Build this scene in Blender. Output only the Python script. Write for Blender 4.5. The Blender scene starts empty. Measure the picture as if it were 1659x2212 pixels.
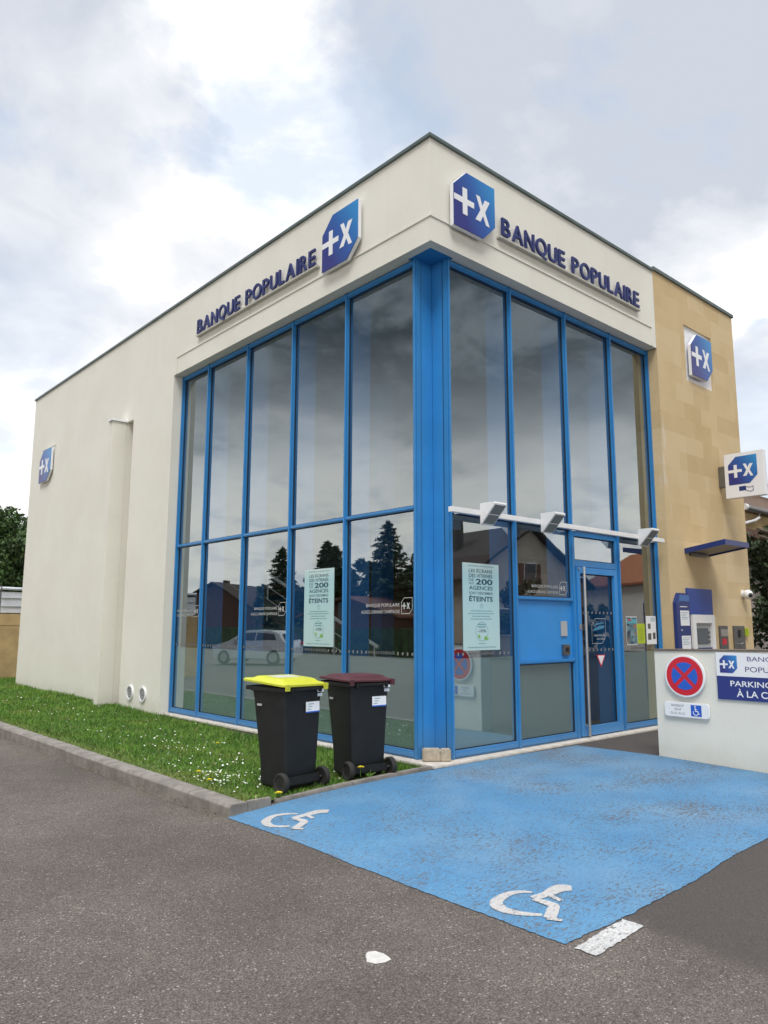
import bpy, bmesh, math, random
import numpy as np
from mathutils import Vector, Matrix
random.seed(7)
rng = np.random.default_rng(11)
R = math.radians
scene = bpy.context.scene
COL = scene.collection

# ------------------------------------------------------------------ camera, sky, sun, exposure
cam_d = bpy.data.cameras.new('camera')
cam = bpy.data.objects.new('camera', cam_d); COL.objects.link(cam)
cam_d.sensor_fit = 'VERTICAL'; cam_d.sensor_height = 36.0
cam_d.lens = 36.0 * 1629.96 / 2212.0
cam_d.clip_start = 0.05; cam_d.clip_end = 2000
cam.location = (-6.0706, -5.9830, 1.65)
_yaw, _pit, _rol = R(48.3095), R(8.5588), R(0.1389)
_f = Vector((math.cos(_pit)*math.cos(_yaw), math.cos(_pit)*math.sin(_yaw), math.sin(_pit)))
_r = Vector((math.sin(_yaw), -math.cos(_yaw), 0)); _u = _r.cross(_f)
_r2 = _r*math.cos(_rol) + _u*math.sin(_rol); _u2 = _u*math.cos(_rol) - _r*math.sin(_rol)
cam.rotation_euler = Matrix((_r2, _u2, -_f)).transposed().to_euler()
scene.camera = cam
scene.view_settings.view_transform = 'Standard'
scene.view_settings.look = 'None'
scene.view_settings.exposure = 0.57
scene.view_settings.gamma = 1.0
scene.render.resolution_x = 768; scene.render.resolution_y = 1024

SUN_EL, SUN_AZ = R(55), R(225)          # azimuth clockwise from +Y
world = bpy.data.worlds.new('World'); scene.world = world; world.use_nodes = True

class NT:
    """tiny helper round a node tree"""
    def __init__(s, nt): s.nt = nt; s.n = nt.nodes; s.l = nt.links; s.n.clear()
    def node(s, t, **kw):
        n = s.n.new(t)
        ins = kw.pop('ins', {})
        for k, v in kw.items(): setattr(n, k, v)
        for k, v in ins.items(): s.put(n, k, v)
        return n
    def put(s, n, k, v):
        sock = n.inputs[k]
        if hasattr(v, 'is_output') or isinstance(v, bpy.types.NodeSocket): s.l.new(v, sock)
        else:
            if isinstance(v, (tuple, list)) and len(v) == 3 and sock.type == 'RGBA': v = (*v, 1)
            sock.default_value = v
    def math(s, op, a, b=0.0, c=0.0, clamp=False):
        n = s.node('ShaderNodeMath', operation=op, use_clamp=clamp)
        s.put(n, 0, a); s.put(n, 1, b); s.put(n, 2, c)
        return n.outputs[0]
    def mix(s, f, a, b, bt='MIX'):
        n = s.node('ShaderNodeMix', data_type='RGBA', blend_type=bt)
        s.put(n, 0, f); s.put(n, 6, a); s.put(n, 7, b)
        return n.outputs[2]
    def noise(s, vec, scale, detail=4, rough=.55, out=0, dist=0.0):
        n = s.node('ShaderNodeTexNoise'); s.put(n, 'Vector', vec)
        s.put(n, 'Scale', scale); s.put(n, 'Detail', detail); s.put(n, 'Roughness', rough); s.put(n, 'Distortion', dist)
        return n.outputs[out]
    def smooth(s, v, a, b, lo=0.0, hi=1.0):
        n = s.node('ShaderNodeMapRange', interpolation_type='SMOOTHSTEP')
        s.put(n, 0, v); s.put(n, 1, a); s.put(n, 2, b); s.put(n, 3, lo); s.put(n, 4, hi)
        return n.outputs[0]
    def sep(s, v):
        n = s.node('ShaderNodeSeparateXYZ'); s.put(n, 0, v); return n.outputs
    def scalev(s, v, sc):
        n = s.node('ShaderNodeMapping'); s.put(n, 'Vector', v); n.inputs['Scale'].default_value = sc; return n.outputs[0]

def build_world():
    t = NT(world.node_tree)
    sky = t.node('ShaderNodeTexSky', sky_type='NISHITA', sun_disc=False, sun_elevation=SUN_EL, sun_rotation=SUN_AZ)
    d = t.node('ShaderNodeTexCoord').outputs['Generated']
    nrm = t.node('ShaderNodeVectorMath', operation='NORMALIZE'); t.put(nrm, 0, d); d = nrm.outputs[0]
    x, y, z = t.sep(d)
    zz = t.math('ADD', t.math('MAXIMUM', z, 0.0), 0.28)
    cv = t.node('ShaderNodeCombineXYZ'); t.put(cv, 0, t.math('DIVIDE', x, zz)); t.put(cv, 1, t.math('DIVIDE', y, zz))
    p = cv.outputs[0]
    nc = t.node('ShaderNodeTexNoise'); t.put(nc, 'Vector', p); nc.inputs['Scale'].default_value = 2.3; nc.inputs['Detail'].default_value = 7; nc.inputs['Roughness'].default_value = .58
    wv = t.node('ShaderNodeVectorMath', operation='SUBTRACT'); t.put(wv, 0, nc.outputs['Color']); wv.inputs[1].default_value = (.5, .5, .5)
    wd = t.node('ShaderNodeVectorMath', operation='MULTIPLY_ADD'); t.put(wd, 0, wv.outputs[0]); wd.inputs[1].default_value = (.30, .30, .30); t.put(wd, 2, d)
    dn = t.node('ShaderNodeVectorMath', operation='NORMALIZE'); t.put(dn, 0, wd.outputs[0]); dw = dn.outputs[0]
    n1 = t.noise(p, 1.9, 9, .56, dist=.3)
    n2 = t.noise(p, 5.0, 8, .60, dist=.4)
    def blob(v, c0, c1):
        dp = t.node('ShaderNodeVectorMath', operation='DOT_PRODUCT'); t.put(dp, 0, dw)
        L = math.sqrt(sum(q*q for q in v)); dp.inputs[1].default_value = [q/L for q in v]
        return t.smooth(dp.outputs['Value'], math.cos(R(c0)), math.cos(R(c1)))
    # tone = 0 dark cloud base ... 1 bright white cloud
    tone = t.math('ADD', t.math('MULTIPLY', n1, 1.15), t.math('MULTIPLY', n2, 1.0))
    tone = t.math('SUBTRACT', t.math('MULTIPLY', tone, 1.15), .64)
    for v, c0, c1, w in [((.342, .692, .635), 6, 1, .40), ((.40, .70, .58), 12, 3, .34), ((.201, .801, .563), 13, 4, -.50),
                         ((.262, .834, .485), 10, 2, .35), ((.487, .672, .557), 10, 2, .34), ((.334, .779, .53), 5, 1, -.2), ((.623, .453, .638), 16, 5, -.62),
                         ((.52, .53, .67), 9, 3, -.40), ((.706, .453, .545), 7, 2, .30), ((.776, .349, .525), 11, 3, -.50),
                         ((.845, .335, .416), 7, 2, .45), ((.909, .354, .218), 9, 2, -.25), ((.26, .947, .19), 12, 2, .45),
                         ((.80, .2, .60), 14, 4, -.3), ((.234, .92, .315), 8, 2, -.25)]:
        tone = t.math('ADD', tone, t.math('MULTIPLY', blob(v, c0, c1), w))
    # the half of the sky behind the viewer: heavy grey layer with a bright strip along the horizon
    back = t.smooth(t.math('ADD', t.math('MULTIPLY', x, .707), t.math('MULTIPLY', y, .707)), .52, .30)
    elev = t.math('ADD', z, t.math('ADD', t.math('MULTIPLY', t.math('SUBTRACT', n2, .5), .20), t.math('MULTIPLY', t.math('SUBTRACT', n1, .5), .30)))
    high = t.smooth(elev, .17, .36)
    heavy = t.math('MULTIPLY', t.math('MULTIPLY', back, high), t.smooth(z, .90, .70))
    tone = t.math('ADD', tone, t.math('MULTIPLY', t.math('MULTIPLY', back, t.math('SUBTRACT', 1.0, high)), .35))
    ramp = t.node('ShaderNodeValToRGB'); t.put(ramp, 0, tone)
    e = ramp.color_ramp.elements
    e[0].position = 0.0; e[0].color = (.43, .46, .515, 1)
    e[1].position = .92; e[1].color = (.84, .84, .83, 1)
    a = e.new(.35); a.color = (.53, .555, .60, 1)
    a = e.new(.68); a.color = (.645, .655, .675, 1)
    hv = t.mix(t.smooth(t.math('ADD', t.math('MULTIPLY', n1, .5), t.math('MULTIPLY', n2, .5)), .43, .58), (.035, .052, .062, 1), (.27, .30, .32, 1))
    warmdark = t.mix(t.math('MULTIPLY', heavy, .92), ramp.outputs[0], hv)
    # thin places where blue sky shows through
    lowb = t.math('MULTIPLY', back, t.smooth(elev, .30, .10))
    warmdark = t.mix(t.math('MULTIPLY', lowb, t.smooth(n2, .35, .6, .35, .95)), warmdark, (1.15, 1.08, .98, 1))
    gap = t.math('MULTIPLY', t.smooth(n1, .44, .34), t.math('SUBTRACT', 1.0, back))
    gap = t.math('MAXIMUM', gap, t.math('MULTIPLY', blob((.234, .92, .315), 9, 2), .35))
    gap = t.math('MAXIMUM', gap, t.math('MULTIPLY', blob((.909, .354, .20), 9, 3), .5))
    cl = t.node('ShaderNodeVectorMath', operation='SCALE'); t.put(cl, 0, warmdark); cl.inputs['Scale'].default_value = 10.0
    skyc = t.node('ShaderNodeVectorMath', operation='MULTIPLY_ADD'); t.put(skyc, 0, sky.outputs[0])
    skyc.inputs[1].default_value = (1.1, 1.0, .9); skyc.inputs[2].default_value = (2.0, 2.5, 3.1)
    col = t.mix(t.math('MULTIPLY', gap, .55), cl.outputs[0], skyc.outputs[0])
    # unseen sky overhead gets added brightness to throw more light on the walls
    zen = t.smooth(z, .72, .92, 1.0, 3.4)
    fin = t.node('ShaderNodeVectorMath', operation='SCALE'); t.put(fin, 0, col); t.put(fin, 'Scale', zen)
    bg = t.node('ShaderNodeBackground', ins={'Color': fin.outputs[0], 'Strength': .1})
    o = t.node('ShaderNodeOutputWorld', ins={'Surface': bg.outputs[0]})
build_world()

sun_d = bpy.data.lights.new('sun', 'SUN'); sun_d.energy = 1.5; sun_d.angle = R(24); sun_d.color = (1, .965, .92)
sun = bpy.data.objects.new('sun', sun_d); COL.objects.link(sun)
sv = Vector((math.sin(SUN_AZ)*math.cos(SUN_EL), math.cos(SUN_AZ)*math.cos(SUN_EL), math.sin(SUN_EL)))
sun.rotation_euler = sv.to_track_quat('Z', 'Y').to_euler()
sun.location = (-8, -8, 20)

# ------------------------------------------------------------------ materials
MATS = {}
def mat(name, color, rough=.6, metal=0.0, var=0.0, vscale=3.0, bump=0.0, bscale=60.0, spec=.5, island=0.0, coat=0.0):
    m = bpy.data.materials.new(name); m.use_nodes = True
    t = NT(m.node_tree)
    co = t.node('ShaderNodeTexCoord').outputs['Object']
    b = t.node('ShaderNodeBsdfPrincipled', ins={'Roughness': rough, 'Metallic': metal, 'Specular IOR Level': spec, 'Coat Weight': coat})
    c = (*color, 1)
    col = c
    if var:
        nz = t.smooth(t.noise(co, vscale, 6, .6), .3, .7)
        col = t.mix(nz, tuple(q*(1-var) for q in color)+(1,), tuple(min(1, q*(1+var)) for q in color)+(1,))
    if island:
        g = t.node('ShaderNodeNewGeometry').outputs['Random Per Island']
        col = t.mix(g, t.mix(1.0, col, (1-island, 1-island, 1-island, 1), 'MULTIPLY'), t.mix(1.0, col, (1+island, 1+island*.9, 1+island*.5, 1), 'MULTIPLY'))
    t.put(b, 'Base Color', col)
    if bump:
        bn = t.node('ShaderNodeBump', ins={'Strength': bump, 'Distance': .01, 'Height': t.noise(co, bscale, 5, .6)})
        t.put(b, 'Normal', bn.outputs[0])
    t.node('ShaderNodeOutputMaterial', ins={'Surface': b.outputs[0]})
    MATS[name] = m
    return m

def render_mat():
    m = bpy.data.materials.new('cream_render'); m.use_nodes = True; t = NT(m.node_tree)
    co = t.node('ShaderNodeTexCoord').outputs['Object']; x, y, z = t.sep(co)
    c = t.mix(t.smooth(t.noise(co, .8, 6, .6), .3, .7), (.745, .728, .658, 1), (.79, .775, .708, 1))
    c = t.mix(1.0, c, t.mix(t.smooth(t.noise(co, 75, 3, .7), .3, .7), (.955, .955, .95, 1), (1.04, 1.04, 1.04, 1)), 'MULTIPLY')
    st = t.smooth(t.noise(t.scalev(co, (2.6, 2.6, .16)), 1.6, 6, .7), .52, .78)
    top = t.smooth(z, 5.4, 7.7, .25, 1.0)
    c = t.mix(t.math('MULTIPLY', t.math('MULTIPLY', st, top), .22), c, (.50, .48, .42, 1))
    base = t.math('MULTIPLY', t.smooth(t.math('ADD', z, t.math('MULTIPLY', t.noise(co, 3.5, 6, .7), .35)), .60, .18), .38)
    c = t.mix(base, c, (.42, .40, .31, 1))
    bn = t.node('ShaderNodeBump', ins={'Strength': .35, 'Distance': .01, 'Height': t.noise(co, 200, 5, .65)})
    b = t.node('ShaderNodeBsdfPrincipled', ins={'Base Color': c, 'Roughness': .92, 'Normal': bn.outputs[0]})
    t.node('ShaderNodeOutputMaterial', ins={'Surface': b.outputs[0]}); MATS['cream_render'] = m
    return m
M_render = render_mat()
M_render_shade = MATS['cream_render']
M_cap = mat('roof_coping', (.13, .17, .165), .45, .4, var=.15)
M_blue = mat('blue_frame', (.032, .235, .56), .35, var=.05, vscale=2, bump=.03, bscale=30)
M_bluep = mat('blue_panel', (.036, .27, .66), .38, var=.04, vscale=1.5)
def blue_mat(name, c, r):
    m = bpy.data.materials.new(name); m.use_nodes = True; t = NT(m.node_tree)
    co = t.node('ShaderNodeTexCoord').outputs['Object']; x, y, z = t.sep(co)
    col = t.mix(t.smooth(t.noise(co, 1.6, 5, .6), .3, .7), tuple(q*.93 for q in c)+(1,), tuple(q*1.06 for q in c)+(1,))
    st = t.smooth(t.noise(t.scalev(co, (9, 9, .5)), 2.2, 6, .7), .50, .72)
    col = t.mix(t.math('MULTIPLY', st, .14), col, (.16, .24, .34, 1))
    low = t.smooth(t.math('ADD', z, t.math('MULTIPLY', t.noise(co, 6, 5, .7), .45)), .95, .28)
    col = t.mix(t.math('MULTIPLY', low, .28), col, (.16, .19, .22, 1))
    rr = t.math('ADD', t.math('MULTIPLY', t.noise(co, 9, 4, .6), .18), r-.08)
    b = t.node('ShaderNodeBsdfPrincipled', ins={'Base Color': col, 'Roughness': rr})
    t.node('ShaderNodeOutputMaterial', ins={'Surface': b.outputs[0]}); return m
M_blue = blue_mat('blue_frame_paint', (.030, .225, .54), .36)
M_bluep = blue_mat('blue_panel_paint', (.034, .26, .64), .38)
M_seal = mat('black_seal', (.015, .017, .018), .6)
M_white = mat('white_metal', (.80, .80, .80), .4, var=.03)
M_offw = mat('white_sign', (.82, .83, .86), .45)
M_navy = mat('navy_face', (.014, .035, .17), .35)
M_letter = mat('letter_navy', (.018, .028, .145), .4)
M_lettside = M_letter
M_steel = mat('steel', (.55, .55, .54), .35, .9)
M_dsteel = mat('dark_steel', (.20, .20, .20), .42, .8, var=.1, vscale=20)
M_conc = mat('concrete', (.22, .20, .18), .9, var=.22, vscale=7, bump=.5, bscale=80)
M_conc2 = mat('pale_concrete', (.52, .48, .43), .9, var=.15, vscale=8, bump=.4, bscale=90)
M_block = mat('sand_paver', (.42, .36, .28), .95, var=.15, vscale=18, bump=.6, bscale=140)
M_poster = None
M_red = mat('sign_red', (.62, .012, .03), .4)
M_sblue = mat('sign_blue', (.015, .11, .55), .4)
M_grey = mat('grey_plastic', (.42, .43, .44), .5)
M_black = mat('black_plastic', (.012, .012, .013), .5)
M_bin = mat('bin_plastic', (.009, .010, .011), .55, var=.25, vscale=5, bump=.25, bscale=250, spec=.4)
M_yel = mat('yellow_lid', (.52, .54, .035), .45, var=.06, vscale=6)
M_mar = mat('maroon_lid', (.075, .018, .026), .5, var=.2, vscale=6)
M_rub = mat('rubber', (.02, .019, .018), .8)
M_txtd = mat('poster_ink', (.012, .055, .10), .6)
M_inkl = mat('poster_fine_ink', (.16, .34, .38), .6)
M_green = mat('leaf_green_print', (.22, .48, .08), .6)
M_film = None
M_flowerw = mat('daisy_white', (.80, .80, .76), .8)
M_flowery = mat('dandelion_yellow', (.80, .66, .02), .7)
M_tan = mat('tan_wall', (.42, .30, .15), .9, var=.18, vscale=2.2, bump=.4, bscale=60)
M_roof = mat('tile_roof', (.24, .10, .055), .9, var=.3, vscale=4, bump=.8, bscale=14)
M_roofd = mat('brown_roof', (.045, .030, .024), .9, var=.3, vscale=4, bump=.8, bscale=14)
M_roofo = mat('orange_roof', (.30, .10, .04), .9, var=.25, vscale=4, bump=.8, bscale=14)
M_hwall = mat('house_wall', (.55, .47, .38), .9, var=.08, vscale=1.5)
M_hpale = mat('pale_house_wall', (.70, .62, .56), .9, var=.06, vscale=1.5)
M_hwin = mat('dark_window', (.03, .03, .035), .2)
M_wood = mat('dark_wood', (.12, .05, .028), .6, var=.3, vscale=3)
M_floor = mat('floor_tile', (.22, .18, .14), .35, var=.1)
M_inwall = mat('interior_wall', (.11, .12, .125), .8, var=.05)
M_ceil = mat('interior_ceiling', (.15, .165, .17), .9, var=.05)
M_aqua = mat('aqua_panel', (.10, .38, .46), .5)
M_intblue = mat('interior_blue', (.02, .16, .42), .5)
M_car = mat('white_car_paint', (.62, .64, .66), .25, coat=.5)
M_bark = mat('bark', (.10, .075, .055), .95, var=.3, vscale=6, bump=.8, bscale=30)
M_leaf1 = mat('leaf_mid', (.045, .095, .022), .7, var=.35, vscale=1.2, island=.45)
M_leaf2 = mat('leaf_dark', (.034, .062, .030), .75, var=.35, vscale=1.2, island=.4)
M_wist = mat('wisteria_leaf', (.035, .060, .028), .75, var=.4, vscale=2, island=.5)
M_wistf = mat('wisteria_flower', (.42, .40, .40), .8, island=.3)
def grass_mat():
    m = bpy.data.materials.new('grass_blade'); m.use_nodes = True; t = NT(m.node_tree)
    co = t.node('ShaderNodeTexCoord').outputs['Object']
    c = t.mix(t.smooth(t.noise(co, 2.3, 6, .6), .34, .66), (.065, .175, .018, 1), (.13, .275, .032, 1))
    c = t.mix(t.math('MULTIPLY', t.smooth(t.noise(co, 1.1, 5, .6), .52, .68), .55), c, (.20, .25, .05, 1))
    x, y, z = t.sep(co)
    c = t.mix(t.math('MULTIPLY', t.smooth(x, -1.95, -2.3), .45), c, (.22, .22, .075, 1))
    g = t.node('ShaderNodeNewGeometry').outputs['Random Per Island']
    c = t.mix(1.0, c, t.mix(g, (.55, .55, .50, 1), (1.5, 1.4, 1.2, 1)), 'MULTIPLY')
    c = t.mix(t.smooth(g, .94, .97), c, (.30, .26, .12, 1))
    b = t.node('ShaderNodeBsdfPrincipled', ins={'Base Color': c, 'Roughness': .7})
    t.node('ShaderNodeOutputMaterial', ins={'Surface': b.outputs[0]}); MATS['grass_blade'] = m
    return m
M_grassb = grass_mat()
M_lime = mat('lime_paper', (.42, .52, .03), .6)
M_pgrey = mat('pale_paper', (.50, .54, .55), .6)

def gradient_mat():
    m = bpy.data.materials.new('logo_gradient'); m.use_nodes = True; t = NT(m.node_tree)
    g = t.node('ShaderNodeTexCoord').outputs['Generated']
    x, y, z = t.sep(g)
    # object generated coords: first in-plane axis grows to the viewer's right, second upwards
    s = t.math('ADD', t.math('MULTIPLY', x, .62), t.math('MULTIPLY', y, .42))
    r = t.node('ShaderNodeValToRGB'); t.put(r, 0, s); e = r.color_ramp.elements
    e[0].position = .22; e[0].color = (.030, .035, .215, 1)
    e[1].position = 1.0; e[1].color = (.030, .27, .62, 1)
    a = e.new(.6); a.color = (.024, .11, .40, 1)
    b = t.node('ShaderNodeBsdfPrincipled', ins={'Base Color': r.outputs[0], 'Roughness': .35})
    t.node('ShaderNodeOutputMaterial', ins={'Surface': b.outputs[0]})
    return m
M_grad = gradient_mat()

def poster_mat():
    m = bpy.data.materials.new('poster_paper'); m.use_nodes = True; t = NT(m.node_tree)
    g = t.node('ShaderNodeTexCoord').outputs['Generated']
    x, y, z = t.sep(g)
    r = t.node('ShaderNodeValToRGB')
    t.put(r, 0, t.math('ADD', y, t.math('MULTIPLY', t.math('ABSOLUTE', t.math('SUBTRACT', x, .45)), -.15)))
    e = r.color_ramp.elements
    e[0].position = 0; e[0].color = (.47, .64, .64, 1); e[1].position = 1; e[1].color = (.60, .72, .70, 1)
    a = e.new(.8); a.color = (.40, .63, .67, 1)
    a = e.new(.35); a.color = (.44, .64, .66, 1)
    b = t.node('ShaderNodeBsdfPrincipled', ins={'Base Color': r.outputs[0], 'Roughness': .5})
    t.node('ShaderNodeOutputMaterial', ins={'Surface': b.outputs[0]})
    return m
M_poster = poster_mat()

def glass_mat(name, tint, base_refl, k):
    m = bpy.data.materials.new(name); m.use_nodes = True; t = NT(m.node_tree)
    geo = t.node('ShaderNodeNewGeometry')
    dp = t.node('ShaderNodeVectorMath', operation='DOT_PRODUCT'); t.put(dp, 0, geo.outputs['Normal']); t.put(dp, 1, geo.outputs['Incoming'])
    gr = t.math('POWER', t.math('SUBTRACT', 1.0, t.math('ABSOLUTE', dp.outputs['Value']), clamp=True), 4.0)
    f = t.math('ADD', t.math('MULTIPLY', gr, k), base_refl, clamp=True)
    co = t.node('ShaderNodeTexCoord').outputs['Object']
    bn = t.node('ShaderNodeBump', ins={'Strength': .10, 'Distance': .012, 'Height': t.noise(co, .9, 2, .5)})
    tr = t.node('ShaderNodeBsdfTransparent', ins={'Color': tint})
    gl = t.node('ShaderNodeBsdfGlossy', ins={'Color': (.84, .93, .98), 'Roughness': 0.012, 'Normal': bn.outputs[0]})
    mx = t.node('ShaderNodeMixShader', ins={0: f, 1: tr.outputs[0], 2: gl.outputs[0]})
    t.node('ShaderNodeOutputMaterial', ins={'Surface': mx.outputs[0]})
    return m
M_glass = glass_mat('window_glass', (.74, .80, .82), .31, .7)
M_glassd = glass_mat('door_glass', (.80, .84, .84), .13, .6)
def film_mat():
    m = bpy.data.materials.new('frosted_film'); m.use_nodes = True; t = NT(m.node_tree)
    co = t.node('ShaderNodeTexCoord').outputs['Object']
    c = t.mix(t.noise(co, 1.2, 3), (.42, .54, .50, 1), (.50, .62, .58, 1))
    d = t.node('ShaderNodeBsdfDiffuse', ins={'Color': c})
    tl = t.node('ShaderNodeBsdfTranslucent', ins={'Color': (.4, .48, .45)})
    m1 = t.node('ShaderNodeMixShader', ins={0: .25, 1: d.outputs[0], 2: tl.outputs[0]})
    tr = t.node('ShaderNodeBsdfTransparent')
    m2 = t.node('ShaderNodeMixShader', ins={0: .06, 1: m1.outputs[0], 2: tr.outputs[0]})
    t.node('ShaderNodeOutputMaterial', ins={'Surface': m2.outputs[0]})
    return m
M_film = film_mat()

def stone_mat():
    m = bpy.data.materials.new('sand_stone_cladding'); m.use_nodes = True; t = NT(m.node_tree)
    co = t.node('ShaderNodeTexCoord').outputs['Object']
    x, y, z = t.sep(co)
    v = t.node('ShaderNodeCombineXYZ', ins={0: t.math('ADD', x, y), 1: z}).outputs[0]
    def brick(w, h, off, freq=2):
        b = t.node('ShaderNodeTexBrick', offset=off, offset_frequency=freq)
        for k, q in {'Vector': v, 'Scale': 1.0, 'Mortar Size': .0015, 'Mortar Smooth': .6, 'Bias': 0.0, 'Brick Width': w, 'Row Height': h}.items(): t.put(b, k, q)
        t.put(b, 'Color1', (0, 0, 0)); t.put(b, 'Color2', (1, 1, 1)); t.put(b, 'Mortar', (.5, .5, .5))
        return b
    b1 = brick(.62, .305, .42); b2 = brick(1.24, .61, .37, 3)
    tone = t.math('ADD', t.math('MULTIPLY', b1.outputs[0], .55), t.math('MULTIPLY', b2.outputs[0], .45))
    tone = t.math('ADD', t.math('MULTIPLY', tone, .55), t.math('MULTIPLY', t.noise(co, 1.7, 6, .65), .45))
    r = t.node('ShaderNodeValToRGB'); t.put(r, 0, tone); e = r.color_ramp.elements
    e[0].position = .10; e[0].color = (.49, .355, .175, 1)
    e[1].position = .92; e[1].color = (.71, .575, .38, 1)
    a = e.new(.5); a.color = (.62, .475, .275, 1)
    fine = t.mix(t.smooth(t.noise(co, 70, 4, .7), .3, .7), (.88, .87, .85, 1), (1.08, 1.08, 1.08, 1))
    col = t.mix(1.0, r.outputs[0], fine, 'MULTIPLY')
    col = t.mix(t.math('MULTIPLY', b1.outputs['Fac'], .22), col, (.30, .22, .12, 1))
    # pale lime bloom down the strip beside the glazing
    bl = t.math('MULTIPLY', t.smooth(x, 5.62, 5.45), t.smooth(t.noise(t.scalev(co, (3, 3, .8)), 1.3, 4), .50, .62))
    bl = t.math('MULTIPLY', bl, t.math('MULTIPLY', t.smooth(z, 2.6, 3.0), t.smooth(z, 5.2, 4.9)))
    col = t.mix(t.math('MULTIPLY', bl, .7), col, (.66, .60, .52, 1))
    bn = t.node('ShaderNodeBump', ins={'Strength': .25, 'Distance': .01, 'Height': t.noise(co, 90, 5, .65)})
    b = t.node('ShaderNodeBsdfPrincipled', ins={'Base Color': col, 'Roughness': .93, 'Normal': bn.outputs[0]})
    t.node('ShaderNodeOutputMaterial', ins={'Surface': b.outputs[0]})
    return m
M_stone = stone_mat()

def asphalt_color(t, co):
    """grey road with pale chips; a finer darker mix where the bay meets the entrance side"""
    vo = t.node('ShaderNodeTexVoronoi', feature='F1'); t.put(vo, 'Vector', co); t.put(vo, 'Scale', 120.0)
    vx, vy, vz = t.sep(vo.outputs['Color'])
    stone = t.mix(t.math('POWER', vx, 2.0), (.108, .090, .079, 1), (.200, .169, .151, 1))
    stone = t.mix(t.smooth(vo.outputs['Distance'], .35, .75), stone, (.060, .052, .047, 1))
    spark = t.smooth(vy, .972, .99)
    stone = t.mix(spark, stone, (.31, .29, .27, 1))
    fn = t.noise(co, 260, 3, .7)
    stone = t.mix(1.0, stone, t.mix(t.smooth(fn, .25, .75), (.70, .70, .70, 1), (1.30, 1.30, 1.30, 1)), 'MULTIPLY')
    big = t.smooth(t.noise(co, .45, 7, .68), .36, .66)
    stone = t.mix(1.0, stone, t.mix(big, (.78, .765, .75, 1), (1.20, 1.18, 1.16, 1)), 'MULTIPLY')
    # darker resurfaced strip
    x, y, z = t.sep(co)
    wob = t.math('MULTIPLY', t.math('SUBTRACT', t.noise(co, 5, 4), .5), .18)
    xx = t.math('ADD', x, wob); yy = t.math('ADD', y, wob)
    edge = t.math('ADD', xx, t.math('MULTIPLY', yy, -.07))
    m = t.math('MULTIPLY', t.smooth(edge, -1.93, -1.70), t.smooth(y, 3.0, 2.9))
    fine = t.mix(.35, t.mix(t.smooth(t.noise(co, 130, 6, .8), .36, .64), (.022, .019, .018, 1), (.112, .096, .088, 1)), t.mix(1.0, stone, (.52, .52, .52, 1), 'MULTIPLY'))
    col = t.mix(m, stone, fine)
    # old tar seam and stains
    st = t.smooth(t.noise(t.scalev(co, (1, .5, 1)), 1.1, 5, .65), .60, .74)
    col = t.mix(t.math('MULTIPLY', st, .30), col, (.05, .045, .042, 1))
    h = t.math('ADD', t.math('MULTIPLY', vo.outputs['Distance'], -.8), fn)
    return col, h
def ground_mat():
    m = bpy.data.materials.new('asphalt'); m.use_nodes = True; t = NT(m.node_tree)
    co = t.node('ShaderNodeTexCoord').outputs['Object']
    col, h = asphalt_color(t, co)
    x, y, z = t.sep(co)
    # bits of moss and grit along the foot of the kerb
    k = t.math('MULTIPLY', t.math('MULTIPLY', t.smooth(x, -2.95, -2.55), t.smooth(y, -.1, .3)), t.smooth(t.noise(t.scalev(co, (1, .6, 1)), 6, 5, .7), .50, .66))
    col = t.mix(t.math('MULTIPLY', k, .65), col, (.07, .075, .025, 1))
    bn = t.node('ShaderNodeBump', ins={'Strength': .55, 'Distance': .006, 'Height': h})
    b = t.node('ShaderNodeBsdfPrincipled', ins={'Base Color': col, 'Roughness': .88, 'Normal': bn.outputs[0]})
    t.node('ShaderNodeOutputMaterial', ins={'Surface': b.outputs[0]})
    return m
M_asphalt = ground_mat()
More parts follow.
